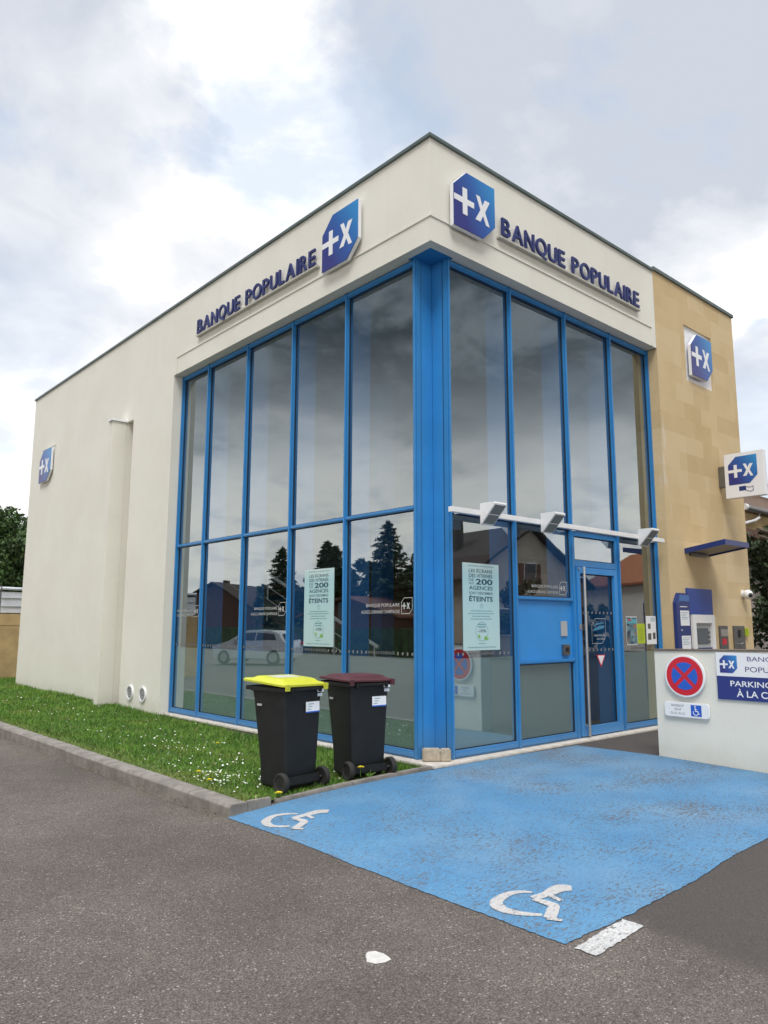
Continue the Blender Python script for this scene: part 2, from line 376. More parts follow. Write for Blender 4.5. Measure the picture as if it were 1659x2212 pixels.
def paint_mat(name, c1, c2, wear0, wear1, under=None):
    m = bpy.data.materials.new(name); m.use_nodes = True; t = NT(m.node_tree)
    co = t.node('ShaderNodeTexCoord').outputs['Object']
    a, h = asphalt_color(t, co)
    if under: a = (*under, 1)
    dark = (.14, .135, .135, 1)
    pc = t.mix(t.smooth(t.noise(co, 1.6, 6, .65), .3, .7), c1+(1,), c2+(1,))
    pc = t.mix(1.0, pc, t.mix(t.smooth(t.noise(co, 55, 4, .7), .3, .7), (.86, .86, .88, 1), (1.10, 1.09, 1.08, 1)), 'MULTIPLY')
    ag = t.node('ShaderNodeRGBToBW', ins={0: a}).outputs[0]
    pc = t.mix(1.0, pc, t.mix(t.smooth(ag, .07, .24), (.74, .76, .80, 1), (1.16, 1.14, 1.10, 1)), 'MULTIPLY')
    fade = t.smooth(t.noise(t.scalev(co, (.8, .8, 1)), .9, 5, .6), .42, .68)
    pc = t.mix(t.math('MULTIPLY', fade, .22), pc, (.26, .31, .35, 1))
    patch = t.noise(t.scalev(co, (.55, 1.0, 1)), 1.45, 4, .6)
    vo = t.node('ShaderNodeTexVoronoi', feature='DISTANCE_TO_EDGE'); t.put(vo, 'Vector', t.scalev(co, (.7, 1.2, 1))); t.put(vo, 'Scale', 24.0)
    fine = t.noise(t.scalev(co, (.55, 1.25, 1)), 46, 6, .82)
    w = t.math('ADD', t.math('MULTIPLY', patch, .46), t.math('MULTIPLY', fine, 1.55))
    w = t.math('SUBTRACT', w, t.math('MULTIPLY', t.smooth(vo.outputs['Distance'], 0.0, .09), .05))
    wm = t.smooth(w, wear0, wear1)
    under_c = t.mix(.5, a, dark)
    crack = t.math('MULTIPLY', t.smooth(t.noise(co, 90, 3, .8), .64, .70), .55)
    pc2 = t.mix(crack, pc, tuple(q*.45 for q in c1)+(1,))
    col = t.mix(wm, pc2, under_c)
    bn = t.node('ShaderNodeBump', ins={'Strength': .5, 'Distance': .005, 'Height': t.math('ADD', h, t.math('MULTIPLY', wm, -1.0))})
    b = t.node('ShaderNodeBsdfPrincipled', ins={'Base Color': col, 'Roughness': .72, 'Normal': bn.outputs[0]})
    t.node('ShaderNodeOutputMaterial', ins={'Surface': b.outputs[0]})
    return m
M_bay = paint_mat('worn_blue_paint', (.078, .255, .455), (.118, .305, .49), 1.02, 1.12)
M_mark = paint_mat('white_road_paint', (.47, .455, .44), (.54, .52, .50), 1.06, 1.18, under=(.09, .15, .22))
M_mark2 = paint_mat('white_road_paint_worn', (.56, .55, .52), (.64, .63, .60), 1.02, 1.12)

def soil_mat():
    m = bpy.data.materials.new('turf'); m.use_nodes = True; t = NT(m.node_tree)
    co = t.node('ShaderNodeTexCoord').outputs['Object']
    c = t.mix(t.smooth(t.noise(co, 9, 6, .7), .35, .65), (.055, .10, .016, 1), (.105, .155, .038, 1))
    b = t.node('ShaderNodeBsdfPrincipled', ins={'Base Color': c, 'Roughness': .95})
    t.node('ShaderNodeOutputMaterial', ins={'Surface': b.outputs[0]})
    return m
M_turf = soil_mat()

# ------------------------------------------------------------------ mesh helpers
def link(o, parent=None):
    COL.objects.link(o)
    if parent is not None: o.parent = parent
    return o
def tag(o, label=None, cat=None, group=None, kind=None):
    if label: o['label'] = label
    if cat: o['category'] = cat
    if group: o['group'] = group
    if kind: o['kind'] = kind
    return o
def empty(name, loc, rz=0.0):
    o = bpy.data.objects.new(name, None); o.location = loc; o.rotation_euler = (0, 0, rz)
    o.empty_display_size = .1; COL.objects.link(o); return o

class MB:
    def __init__(s): s.v = []; s.f = []; s.mi = []
    def add(s, vs, fs, mi=0):
        o = len(s.v); s.v += [tuple(q) for q in vs]; s.f += [tuple(i+o for i in f) for f in fs]; s.mi += [mi]*len(fs); return s
    def box(s, x0, x1, y0, y1, z0, z1, mi=0):
        vs = [(x, y, z) for z in (z0, z1) for y in (y0, y1) for x in (x0, x1)]
        return s.add(vs, [(0, 2, 3, 1), (4, 5, 7, 6), (0, 1, 5, 4), (2, 6, 7, 3), (0, 4, 6, 2), (1, 3, 7, 5)], mi)
    def prism(s, pts, fr, w0, w1, mi=0):
        """extruded 2-D polygon (counter-clockwise seen from the front) in frame fr=(O,U,V,N)"""
        O, U, V, N = fr; n = len(pts)
        vs = [O+U*a+V*b+N*w0 for a, b in pts] + [O+U*a+V*b+N*w1 for a, b in pts]
        fs = [tuple(range(n-1, -1, -1)), tuple(range(n, 2*n))] + [(i, (i+1) % n, (i+1) % n+n, i+n) for i in range(n)]
        return s.add(vs, fs, mi)
    def tube(s, pts, rad, seg=10, mi=0, caps=True):
        pts = [Vector(p) for p in pts]; rads = rad if isinstance(rad, (list, tuple)) else [rad]*len(pts)
        rings = []
        up = Vector((0, 0, 1))
        for i, p in enumerate(pts):
            d = (pts[min(i+1, len(pts)-1)]-pts[max(i-1, 0)]).normalized()
            a = d.cross(up) if abs(d.dot(up)) < .95 else d.cross(Vector((1, 0, 0)))
            a.normalize(); b = d.cross(a)
            rings.append([p+(a*math.cos(2*math.pi*k/seg)+b*math.sin(2*math.pi*k/seg))*rads[i] for k in range(seg)])
        vs = [v for r in rings for v in r]; fs = []
        for i in range(len(pts)-1):
            for k in range(seg):
                a = i*seg+k; b = i*seg+(k+1) % seg
                fs.append((a, b, b+seg, a+seg))
        if caps: fs += [tuple(range(seg-1, -1, -1)), tuple(range((len(pts)-1)*seg, len(pts)*seg))]
        return s.add(vs, fs, mi)
    def ribbon(s, pts, widths, zfun, mi=0):
        """flat stroke on the ground"""
        L = []; Rr = []
        for i, p in enumerate(pts):
            a = Vector(pts[max(i-1, 0)]); b = Vector(pts[min(i+1, len(pts)-1)]); d = (b-a).normalized(); n = Vector((-d.y, d.x))
            w = widths[i]/2
            L.append(Vector(p)+n*w); Rr.append(Vector(p)-n*w)
        n = len(pts); vs = [(q.x, q.y, zfun(q.x, q.y)) for q in L+Rr]
        return s.add(vs, [(i, i+n, i+1+n, i+1) for i in range(n-1)], mi)
    def build(s, name, mats, parent=None, bevel=0.0, smooth=False, seg=2):
        me = bpy.data.meshes.new(name); me.from_pydata([tuple(v) for v in s.v], [], s.f)
        if not isinstance(mats, (list, tuple)): mats = [mats]
        for m in mats: me.materials.append(m)
        me.polygons.foreach_set('material_index', s.mi)
        bm = bmesh.new(); bm.from_mesh(me); bmesh.ops.recalc_face_normals(bm, faces=bm.faces)
        if bevel:
            ed = [e for e in bm.edges if len(e.link_faces) == 2 and e.calc_face_angle(0) > .5]
            bmesh.ops.bevel(bm, geom=ed, offset=bevel, segments=seg, affect='EDGES', clamp_overlap=True)
        bm.to_mesh(me); bm.free()
        if smooth:
            me.polygons.foreach_set('use_smooth', [True]*len(me.polygons)); 
            try: me.set_sharp_from_angle(angle=R(35))
            except Exception: pass
        return link(bpy.data.objects.new(name, me), parent)

def fast_mesh(name, verts, faces_n, m, parent=None):
    """verts (N,3) consecutive groups of faces_n vertices = one face each"""
    n = len(verts); nf = n//faces_n
    me = bpy.data.meshes.new(name)
    me.vertices.add(n); me.vertices.foreach_set('co', np.asarray(verts, dtype=np.float32).ravel())
    me.loops.add(n); me.loops.foreach_set('vertex_index', np.arange(n, dtype=np.int32))
    me.polygons.add(nf); me.polygons.foreach_set('loop_start', np.arange(0, n, faces_n, dtype=np.int32))
    me.materials.append(m); me.update(calc_edges=True)
    return link(bpy.data.objects.new(name, me), parent)

def frame(O, U, N): return (Vector(O), Vector(U), Vector((0, 0, 1)), Vector(N))
def FL(x, y=0.0, z=0.0): return frame((x, y, z), (0, -1, 0), (-1, 0, 0))    # surfaces facing -X (left facade); u grows to the viewer's right
def FR(y, x=0.0, z=0.0): return frame((x, y, z), (1, 0, 0), (0, -1, 0))     # surfaces facing -Y (right facade)

def place_local(o, fr):
    """object built with local x=u, y=v, z=n is moved onto frame fr"""
    O, U, V, N = fr
    o.matrix_local = Matrix(((U.x, V.x, N.x, O.x), (U.y, V.y, N.y, O.y), (U.z, V.z, N.z, O.z), (0, 0, 0, 1)))
    return o
ID = (Vector((0, 0, 0)), Vector((1, 0, 0)), Vector((0, 1, 0)), Vector((0, 0, 1)))

def text_mesh(body, w, h, extr=0.0, bold=0.0, sx=None, spacing=1.0):
    """(verts, faces) of a text scaled to w x h, origin at its lower left, in local x,y; front at z=extr"""
    c = bpy.data.curves.new('t', 'FONT'); c.body = body; c.size = 1.0; c.extrude = 0.5 if extr else 0.0
    c.offset = bold; c.space_character = spacing; c.resolution_u = 4; c.align_x = 'LEFT'
    o = bpy.data.objects.new('t', c); COL.objects.link(o)
    dg = bpy.context.evaluated_depsgraph_get(); me = bpy.data.meshes.new_from_object(o.evaluated_get(dg))
    vs = [list(v.co) for v in me.vertices]; fs = [tuple(p.vertices) for p in me.polygons]
    bpy.data.objects.remove(o); bpy.data.curves.remove(c); bpy.data.meshes.remove(me)
    x0 = min(v[0] for v in vs); x1 = max(v[0] for v in vs); y0 = min(v[1] for v in vs); y1 = max(v[1] for v in vs)
    kx = w/(x1-x0) if w else h/(y1-y0); ky = h/(y1-y0) if h else kx
    out = [((v[0]-x0)*kx, (v[1]-y0)*ky, (v[2]+.5)*extr if extr else 0.0) for v in vs]
    return out, fs
def add_text(mb, body, u, v, w, h, n0=0.0, extr=0.0, bold=.02, mi=0, center=False, spacing=1.0, fr=ID):
    vs, fs = text_mesh(body, w, h, extr, bold, spacing=spacing)
    ww = max(a[0] for a in vs)
    du = u-(ww/2 if center else 0)
    O, U, V, N = fr
    mb.add([O+U*(a[0]+du)+V*(a[1]+v)+N*(a[2]+n0) for a in vs], fs, mi)

def gz(x, y):
    if y > .14: return -.05
    sx = 1-math.exp(-max(0, x+2.5)/1.2); sy = min(1, max(0, (y+6)/4.8))
    return .11*sx*sy

# ------------------------------------------------------------------ ground
def build_ground():
    xs = sorted(set([-400, -150, -60, -30, -15, -8, -5, -4] + [round(-3+.1*i, 3) for i in range(0, 20)] + [round(-1+.15*i, 3) for i in range(0, 40)] + [6, 8, 12, 20, 40, 90, 200, 400]))
    ys = sorted(set([-400, -150, -60, -30, -15, -8, -6, -5, -4.4, -3.9] + [round(-3.6+.3*i, 3) for i in range(0, 13)] + [.05, .13, .17, .5, 1, 3, 8, 20, 40, 90, 200, 400]))
    v = [(x, y, gz(x, y)) for y in ys for x in xs]; nx = len(xs)
    f = [(j*nx+i, j*nx+i+1, (j+1)*nx+i+1, (j+1)*nx+i) for j in range(len(ys)-1) for i in range(nx-1)]
    o = MB().add(v, f).build('car_park_asphalt', M_asphalt)
    tag(o, 'grey chipped asphalt of the car park and access lane', kind='structure')
build_ground()

def jitter_edge(a, b, step=.035, amp=.012):
    a = Vector(a); b = Vector(b); n = max(2, int((b-a).length/step)); d = (b-a).normalized(); q = Vector((-d.y, d.x)); out = []
    ph = random.random()*9
    for i in range(n):
        t = i/n; p = a.lerp(b, t)
        out.append(p+q*(random.uniform(-amp, amp)*.55+amp*.35*math.sin(i*.11+ph)))
    return out
def build_bay():
    # clipped grid following the ground, then a ragged rim
    rim = []
    cor = [(-2.52, .035), (-2.50, -.89), (-2.53, -1.76), (-2.54, -2.4), (-2.54, -3.05), (-2.54, -3.45), (-1.9, -3.49), (-1.1, -3.48), (-.40, -3.42), (.5, -3.42), (1.6, -3.40), (2.64, -3.38), (2.645, -1.2), (2.58, -.06), (1.4, 0.0), (.3, .02), (-.7, .045), (-1.6, .045)]
    for i in range(len(cor)):
        a, b = cor[i], cor[(i+1) % len(cor)]
        amp = .011 if i < 13 else .004
        rim += jitter_edge(a, b, .022, amp)
    bm = bmesh.new()
    vs = [bm.verts.new((p.x, p.y, 0)) for p in rim]; bm.faces.new(vs)
    for k in range(1, 36):
        for co, no in (((-2.6+.15*k, 0, 0), (1, 0, 0)), ((0, -3.6+.3*k, 0), (0, 1, 0))):
            g = list(bm.verts)+list(bm.edges)+list(bm.faces)
            bmesh.ops.bisect_plane(bm, geom=g, plane_co=co, plane_no=no, dist=1e-5)
    for v in bm.verts: v.co.z = gz(v.co.x, v.co.y)+.0045
    bmesh.ops.triangulate(bm, faces=bm.faces)
    me = bpy.data.meshes.new('blue_parking_bay'); bm.to_mesh(me); bm.free(); me.materials.append(M_bay)
    o = link(bpy.data.objects.new('blue_parking_bay', me)); tag(o, 'worn sky blue painted parking bay on the asphalt', kind='structure')
build_bay()
mz = lambda x, y: gz(x, y)+.0075
def smooth_path(p, k=4):
    out = []
    for i in range(len(p)-1):
        p0 = Vector(p[max(i-1, 0)]); p1 = Vector(p[i]); p2 = Vector(p[i+1]); p3 = Vector(p[min(i+2, len(p)-1)])
        for j in range(k):
            t = j/k
            out.append(.5*((2*p1)+(-p0+p2)*t+(2*p0-5*p1+4*p2-p3)*t*t+(-p0+3*p1-3*p2+p3)*t**3))
    out.append(Vector(p[-1])); return out
def wid(ws, n): return [np.interp(i/(n-1), np.linspace(0, 1, len(ws)), ws)*.95*random.uniform(.95, 1.05) for i in range(n)]
def symbol(name, label, wheel, body, arm, leg, foot):
    mb = MB()
    for pts, ws, dz in ((wheel, [.025, .05, .07, .088, .07, .05, .035], 0), (body, [.09, .115, .105, .075, .07], .0006), (arm, [.04, .035], .0012), (leg, [.05, .07, .075, .075], .0018), (foot, [.05, .03], .0024)):
        q = smooth_path(pts, 5)
        mb.ribbon([(a.x, a.y) for a in q], wid(ws, len(q)), lambda x, y, d=dz: mz(x, y)+d)
    o = mb.build(name, M_mark); tag(o, label, kind='structure')
symbol('wheelchair_road_marking', 'white wheelchair symbol painted on the blue bay near its corner by the white bar',
       [(-2.095, -2.900), (-2.149, -2.837), (-2.238, -2.810), (-2.362, -2.837), (-2.414, -2.920), (-2.405, -3.010), (-2.369, -3.083), (-2.324, -3.146)],
       [(-1.868, -3.032), (-1.905, -2.991), (-1.959, -2.978), (-2.058, -2.981), (-2.165, -2.963)],
       [(-2.057, -2.990), (-2.083, -3.105)], [(-2.174, -2.972), (-2.172, -3.109), (-2.235, -3.153), (-2.333, -3.204)], [(-2.342, -3.194), (-2.314, -3.275)])
symbol('wheelchair_road_marking', 'white wheelchair symbol painted on the blue bay beside the lawn kerb',
       [(-2.076, -0.385), (-2.143, -0.310), (-2.252, -0.273), (-2.369, -0.340), (-2.411, -0.447), (-2.394, -0.531), (-2.319, -0.620)],
       [(-1.856, -0.536), (-1.916, -0.476), (-2.042, -0.470), (-2.177, -0.459)],
       [(-2.051, -0.478), (-2.068, -0.601)], [(-2.177, -0.469), (-2.169, -0.608), (-2.252, -0.667), (-2.336, -0.705)], [(-2.336, -0.695), (-2.294, -0.775)])
def flat_patch(name, pts, m, label, z=.005, kind='structure', amp=.008, top=None):
    rim = []
    for i in range(len(pts)): rim += jitter_edge(pts[i], pts[(i+1) % len(pts)], .025, amp)
    n = len(rim)
    mb = MB()
    if top: 
        mb.add([(p.x, p.y, gz(p.x, p.y)+.001) for p in rim]+[(p.x*.9+.1*rim[0].x, p.y*.9+.1*rim[0].y, gz(p.x, p.y)+top) for p in rim], [tuple(range(n, 2*n))]+[(i, (i+1) % n, (i+1) % n+n, i+n) for i in range(n)])
    else: mb.add([(p.x, p.y, gz(p.x, p.y)+z) for p in rim], [tuple(range(n))])
    o = mb.build(name, m); tag(o, label, kind=kind); return o
flat_patch('white_line_marking', [(-2.55, -3.51), (-2.54, -3.635), (-2.05, -3.62), (-2.05, -3.50)], M_mark2, 'short broad white painted bar at the corner of the blue bay', amp=.012)
o = flat_patch('paint_blot', [(-3.38, -2.85), (-3.42, -2.87), (-3.45, -2.92), (-3.43, -2.965), (-3.38, -2.985), (-3.34, -2.98), (-3.33, -2.93), (-3.345, -2.87)], mat('white_blot', (.50, .49, .47), .7, var=.1, vscale=30), 'small white paint blot alone on the grey asphalt', kind=None, amp=.003, top=.010)
tag(o, cat='paint blot')

# ------------------------------------------------------------------ kerbs and lawn
def build_kerb():
    mb = MB(); ys = [.04, .80]+[.80+1.09*i for i in range(1, 17)]
    for i in range(len(ys)-1):
        a, b = ys[i]+.0015, ys[i+1]-.0015; dx = random.uniform(-.003, .003); dz = random.uniform(-.002, .002)
        # chamfered profile
        pr = [(-2.50+dx, -.06), (-2.32+dx, -.06), (-2.32+dx, .10+dz), (-2.475+dx, .10+dz), (-2.50+dx, .075+dz)]
        n = 5; vs = [(x, a, z) for x, z in pr]+[(x, b, z) for x, z in pr]
        mb.add(vs, [tuple(range(n)), tuple(range(2*n-1, n-1, -1))]+[(k, (k+1) % n, (k+1) % n+n, k+n) for k in range(n)])
    o = mb.build('lane_kerb', M_conc, bevel=.004); tag(o, 'grey concrete kerb stones between the lane and the lawn', kind='structure')
    mb = MB()
    mb.box(-2.315, -2.07, .03, .085, -.05, .108)
    xs = [-2.0, -1.1, -.15, .03]
    for i in range(len(xs)-1):
        a, b = xs[i], xs[i+1]-.006
        t0, t1 = gz(a, .05)+.035, gz(b, .05)+.035
        mb.add([(a, .05, -.05), (b, .05, -.05), (b, .13, -.05), (a, .13, -.05), (a, .05, t0), (b, .05, t1), (b, .13, t1), (a, .13, t0)],
               [(0, 3, 2, 1), (4, 5, 6, 7), (0, 1, 5, 4), (2, 3, 7, 6), (0, 4, 7, 3), (1, 2, 6, 5)])
    o = mb.build('lawn_edging', M_conc, bevel=.008); tag(o, 'low weathered concrete edging between the lawn and the blue bay', kind='structure')
build_kerb()
def lawn_z(x, y):
    return .065+.018*math.sin(x*2.1+y*.7)*math.sin(y*1.3)+.03*max(0, min(1, (y-7)/6))+.03*max(0, min(1, (x+.7)/.6))*max(0, min(1, (y-4)/3))
def build_lawn():
    xs = np.linspace(-2.33, .02, 20); ys = np.linspace(.09, 17.4, 120)
    v = [(x, y, lawn_z(x, y)) for y in ys for x in xs]; nx = len(xs)
    f = [(j*nx+i, j*nx+i+1, (j+1)*nx+i+1, (j+1)*nx+i) for j in range(len(ys)-1) for i in range(nx-1)]
    o = MB().add(v, f).build('lawn_ground', M_turf); tag(o, 'green strip of ground between kerb and bank', kind='structure')
    o = MB().add([(0.0, 15.0, .10), (9, 15.0, .10), (9, 17.6, .10), (0, 17.6, .10)], [(0, 1, 2, 3)]).build('back_lawn_ground', M_turf)
    tag(o, 'grass ground behind the bank up to the brown wall', kind='structure')
    N = 120000
    x = rng.uniform(-2.36, .0, N); u = rng.random(N); y = .1+17.2*u**1.25
    # clumpy density and height
    def fn(a, b): return .5+.25*np.sin(a*3.1+1.3*np.sin(b*2.3))+.25*np.sin(b*4.3+1.7*np.sin(a*5.1))
    cl = fn(x, y)*.6+fn(x*3+1, y*3+2)*.4
    nearw = np.clip((x+.5)/.5, 0, 1)
    h = (.022+.050*cl*rng.random(N)+.03*rng.random(N)**4)*(1+.9*nearw*rng.random(N))
    h *= np.where((x < -2.1), .6, 1.0)
    z = np.array([lawn_z(a, b) for a, b in zip(x, y)])-.004
    wdt = rng.uniform(.003, .0065, N)*(1+y*.05)
    th = rng.uniform(0, 2*np.pi, N); lx = rng.normal(0, .5, N)*h; ly = rng.normal(0, .5, N)*h
    P = np.stack([x, y, z], 1); D = np.stack([np.cos(th)*wdt, np.sin(th)*wdt, np.zeros(N)], 1)
    T = P+np.stack([lx, ly, h], 1)
    V = np.stack([P-D, P+D, T], 1).reshape(-1, 3)
    # tufts spilling along the back lawn
    o = fast_mesh('grass', V, 3, M_grassb); tag(o, 'short green lawn grass beside the bank', 'grass', kind='stuff')
    # back lawn blades
    N = 6000; x = rng.uniform(.0, 2.0, N); y = rng.uniform(15, 17.5, N); h = rng.uniform(.04, .12, N)
    P = np.stack([x, y, np.full(N, .10)], 1); th = rng.uniform(0, 6.28, N); D = np.stack([np.cos(th)*.008, np.sin(th)*.008, 0*th], 1)
    V = np.stack([P-D, P+D, P+np.stack([rng.normal(0, .02, N), rng.normal(0, .02, N), h], 1)], 1).reshape(-1, 3)
    o = fast_mesh('back_grass', V, 3, M_grassb); tag(o, 'grass growing at the foot of the brown wall behind the bank', 'grass', kind='stuff')
    # daisies: little white discs on the lawn
    pts = []
    for cx, cy, sx, sy, n in ((-2.0, 1.2, .18, .35, 90), (-1.6, 2.2, .35, .8, 120), (-1.2, 4.2, .5, 1.4, 70), (-1.2, 8, .5, 2.5, 80), (-1.7, .9, .3, .3, 40), (-.9, 12, .5, 1.5, 50), (-.6, .4, .3, .15, 18)):
        for _ in range(n): pts.append((rng.normal(cx, sx), rng.normal(cy, sy)))
    pts = [(a, b) for a, b in pts if -2.28 < a < -.05 and .2 < b < 16]
    tri = []
    for a, b in pts:
        z = lawn_z(a, b)+rng.uniform(.035, .07); r = rng.uniform(.006, .012)
        tx, ty = rng.normal(0, .35, 2)
        c = np.array([a, b, z]); ring = [c+np.array([r*math.cos(q), r*math.sin(q), -r*(tx*math.cos(q)+ty*math.sin(q))+r*.3]) for q in np.linspace(0, 2*math.pi, 7)[:-1]]
        tri.append(ring)
    o = fast_mesh('daisies', np.array(tri).reshape(-1, 3), 6, M_flowerw); tag(o, 'small white daisies scattered through the lawn', 'daisies', kind='stuff')
build_lawn()
def build_grit():
    N = 900; y = .1+15*rng.random(N)**1.3; x = -2.505-np.abs(rng.normal(0, .07, N)); z = np.full(N, .003); s_ = rng.uniform(.003, .010, N)
    a = rng.uniform(0, 6.28, N); P = np.stack([x, y, z], 1)
    D = np.stack([np.cos(a)*s_, np.sin(a)*s_, rng.uniform(0, .004, N)], 1); E_ = np.stack([-np.sin(a)*s_*.6, np.cos(a)*s_*.6, rng.uniform(0, .005, N)], 1)
    V = np.stack([P-D, P-E_, P+D, P+E_], 1).reshape(-1, 3)
    o = fast_mesh('grit', V, 4, mat('grit', (.16, .13, .09), .9, island=.6)); tag(o, 'loose grit and dry leaf bits gathered along the foot of the kerb', 'grit', kind='stuff')
    N = 260; x = rng.uniform(-2.34, -2.28, N); y = .1+15*rng.random(N)
    h = rng.uniform(.05, .11, N); P = np.stack([x, y, np.full(N, .085)], 1); th = rng.uniform(0, 6.28, N); D = np.stack([np.cos(th)*.004, np.sin(th)*.004, 0*th], 1)
    V = np.stack([P-D, P+D, P+np.stack([-rng.uniform(.0, .06, N), rng.normal(0, .02, N), h*.6], 1)], 1).reshape(-1, 3)
    o = fast_mesh('edge_grass', V, 3, M_grassb); tag(o, 'longer grass leaning over the kerb edge', 'grass', kind='stuff')
build_grit()
def dandelion(x, y, z, label, s=1.0):
    e = empty('dandelion', (x, y, z)); tag(e, label, 'flower', 'yellow dandelions in the lawn')
    MB().tube([(0, 0, 0), (.004, .003, .05), (.006, .0, .09)], .0025, 6).build('stem', M_grassb, e)
    mb = MB()
    for k in range(26):
        a = k*2.4; r = .020*s*math.sqrt((k+1)/26); d = Vector((math.cos(a), math.sin(a), 0)); q = Vector((-d.y, d.x, 0))
        c = Vector((.006, 0, .092)); t = c+d*r*1.5+Vector((0, 0, .012*(1-k/30)))
        mb.add([c, t-q*.005*s, t+d*.004, t+q*.005*s], [(0, 1, 2, 3)])
    mb.build('flower_head', M_flowery, e)
dandelion(-1.0, 2.92, .06, 'yellow dandelion in the grass halfway along the glazed side')
dandelion(-2.1, 1.36, .06, 'yellow dandelion among the thick white daisies', 1.0)
dandelion(-2.2, .95, .05, 'yellow dandelion near the kerb, left of the yellow-lidded bin', 1.0)
dandelion(-1.96, .09, .03, 'yellow dandelion at the gap in the edging below the yellow-lidded bin', 1.3)
dandelion(-.93, .14, .13, 'yellow dandelion in front of the wheel of the maroon-lidded bin', 1.25)
def weed(x, y, z, label, n=9, s=1.0):
    e = empty('weed_plant', (x, y, z)); tag(e, label, 'weed')
    mb = MB()
    for k in range(n):
        a = k*2.399+.3; el = random.uniform(.5, 1.3); d = Vector((math.cos(a)*math.cos(el), math.sin(a)*math.cos(el), math.sin(el))); q = d.cross(Vector((0, 0, 1))).normalized()
        L = random.uniform(.07, .13)*s; p = Vector((0, 0, 0)); w = .011*s
        mb.add([p, p+d*L*.4-q*w, p+d*L*.8-q*w*.8+Vector((0, 0, -.004)), p+d*L+Vector((0, 0, -.012)), p+d*L*.8+q*w*.8+Vector((0, 0, -.004)), p+d*L*.4+q*w], [(0, 1, 2, 3, 4, 5)])
    mb.build('leaves', M_grassb, e)
weed(-.80, .16, .10, 'broad leaved green weed growing behind the maroon-lidded bin wheels', 12)
weed(-2.17, .16, .06, 'pale green weed at the corner of the kerb', 14, .8)

# ------------------------------------------------------------------ signs: logo, lettering
SQ = lambda s, c: [(0, 0), (s*(1-c), 0), (s, s*c), (s, s), (s*c, s), (0, s*(1-c))]
def logo_emblem(mb, s, w0, w1, mi=0, fr=ID, u0=0, v0=0):
    def P(l): return [(u0+a*s, v0+b*s) for a, b in l]
    mb.prism(P([(0, .435), (.20, .435), (.20, .25), (.31, .25), (.31, .435), (.475, .435), (.475, .535), (.31, .535), (.31, .71), (.20, .71), (.20, .535), (0, .535)]), fr, w0, w1, mi)
    mb.prism(P([(.505, .27), (.625, .27), (.695, .395), (.765, .25), (.855, .25), (.745, .475), (.865, .69), (.745, .69), (.682, .565), (.62, .71), (.525, .71), (.63, .475)]), fr, w0, w1, mi)
def logo_sign(name, fr, s, label, thick=.065, c=.30, parent=None, group='bank logo signs on the walls'):
    e = empty(name, (0, 0, 0)); place_local(e, fr); tag(e, label, 'sign', group)
    MB().prism(SQ(s, c), ID, 0.0, thick-.012).build('sign_box', M_offw, e, bevel=.003)
    MB().prism([(a*(s-.012)/s+.006, b*(s-.012)/s+.006) for a, b in SQ(s, c)], ID, thick-.012, thick).build('sign_face', M_grad, e)
    mb = MB(); logo_emblem(mb, s-.012, thick+.0005, thick+.003, u0=.006, v0=.006); mb.build('emblem', M_offw, e)
    return e
def fr_at(fr, u, v, n=0.0):
    O, U, V, N = fr; return (O+U*u+V*v+N*n, U, V, N)
logo_sign('bank_logo_sign', fr_at(FL(-.035), -2.05, 6.53), .79, 'large blue logo sign right of the lettering on the long left facade')
logo_sign('bank_logo_sign', fr_at(FR(-.035), .31, 6.53), .79, 'large blue logo sign left of the lettering over the entrance')
logo_sign('bank_logo_sign', fr_at(FR(-.01), 6.44, 6.02), .80, 'blue logo sign in the white recess of the sandstone tower')
logo_sign('bank_logo_sign', fr_at(FL(-.01), -14.0, 5.20), .82, 'small distant blue logo sign near the far end of the cream wall')
def _wordmark():
    ws = {'B': .175, 'A': .235, 'N': .205, 'Q': .25, 'U': .195, 'E': .155, 'P': .17, 'O': .25, 'L': .145, 'I': .045, 'R': .175, ' ': .10}
    txt = 'BANQUE POPULAIRE'; tot = sum(ws[c] for c in txt); gap = (3.46-tot)/(len(txt)-1); u = 0; out = []
    for c in txt:
        if c != ' ': out.append((c, u, ws[c]))
        u += ws[c]+gap
    return out
WORDMARK = _wordmark()
def lettering(name, fr, label, w):
    e = empty(name, (0, 0, 0)); place_local(e, fr); tag(e, label, 'sign', 'bank name lettering')
    k = w/3.46; u = 0.0
    for ch, a, lw in WORDMARK:
        mb = MB(); add_text(mb, ch, a*k, -.006 if ch in 'QOU' else 0, lw*k, .262 if ch in 'O' else (.30 if ch == 'Q' else .25), n0=.04, extr=.03, bold=.012)
        if ch == 'Q': mb.v = [(p[0], p[1]-.035, p[2]) for p in mb.v]
        mb.build('letter', M_letter, e)
    MB().box(-.04, w+.04, -.042, -.008, .0, .06).build('mounting_rail', mat('rail_grey', (.50, .49, .44), .5), e, bevel=.003)
    return e
lettering('lettering_sign', fr_at(FL(-.002), -5.76, 6.755), 'navy BANQUE POPULAIRE letters on the long left facade', 3.50)
lettering('lettering_sign', fr_at(FR(-.002), 1.28, 6.755), 'navy BANQUE POPULAIRE letters over the entrance facade', 3.46)

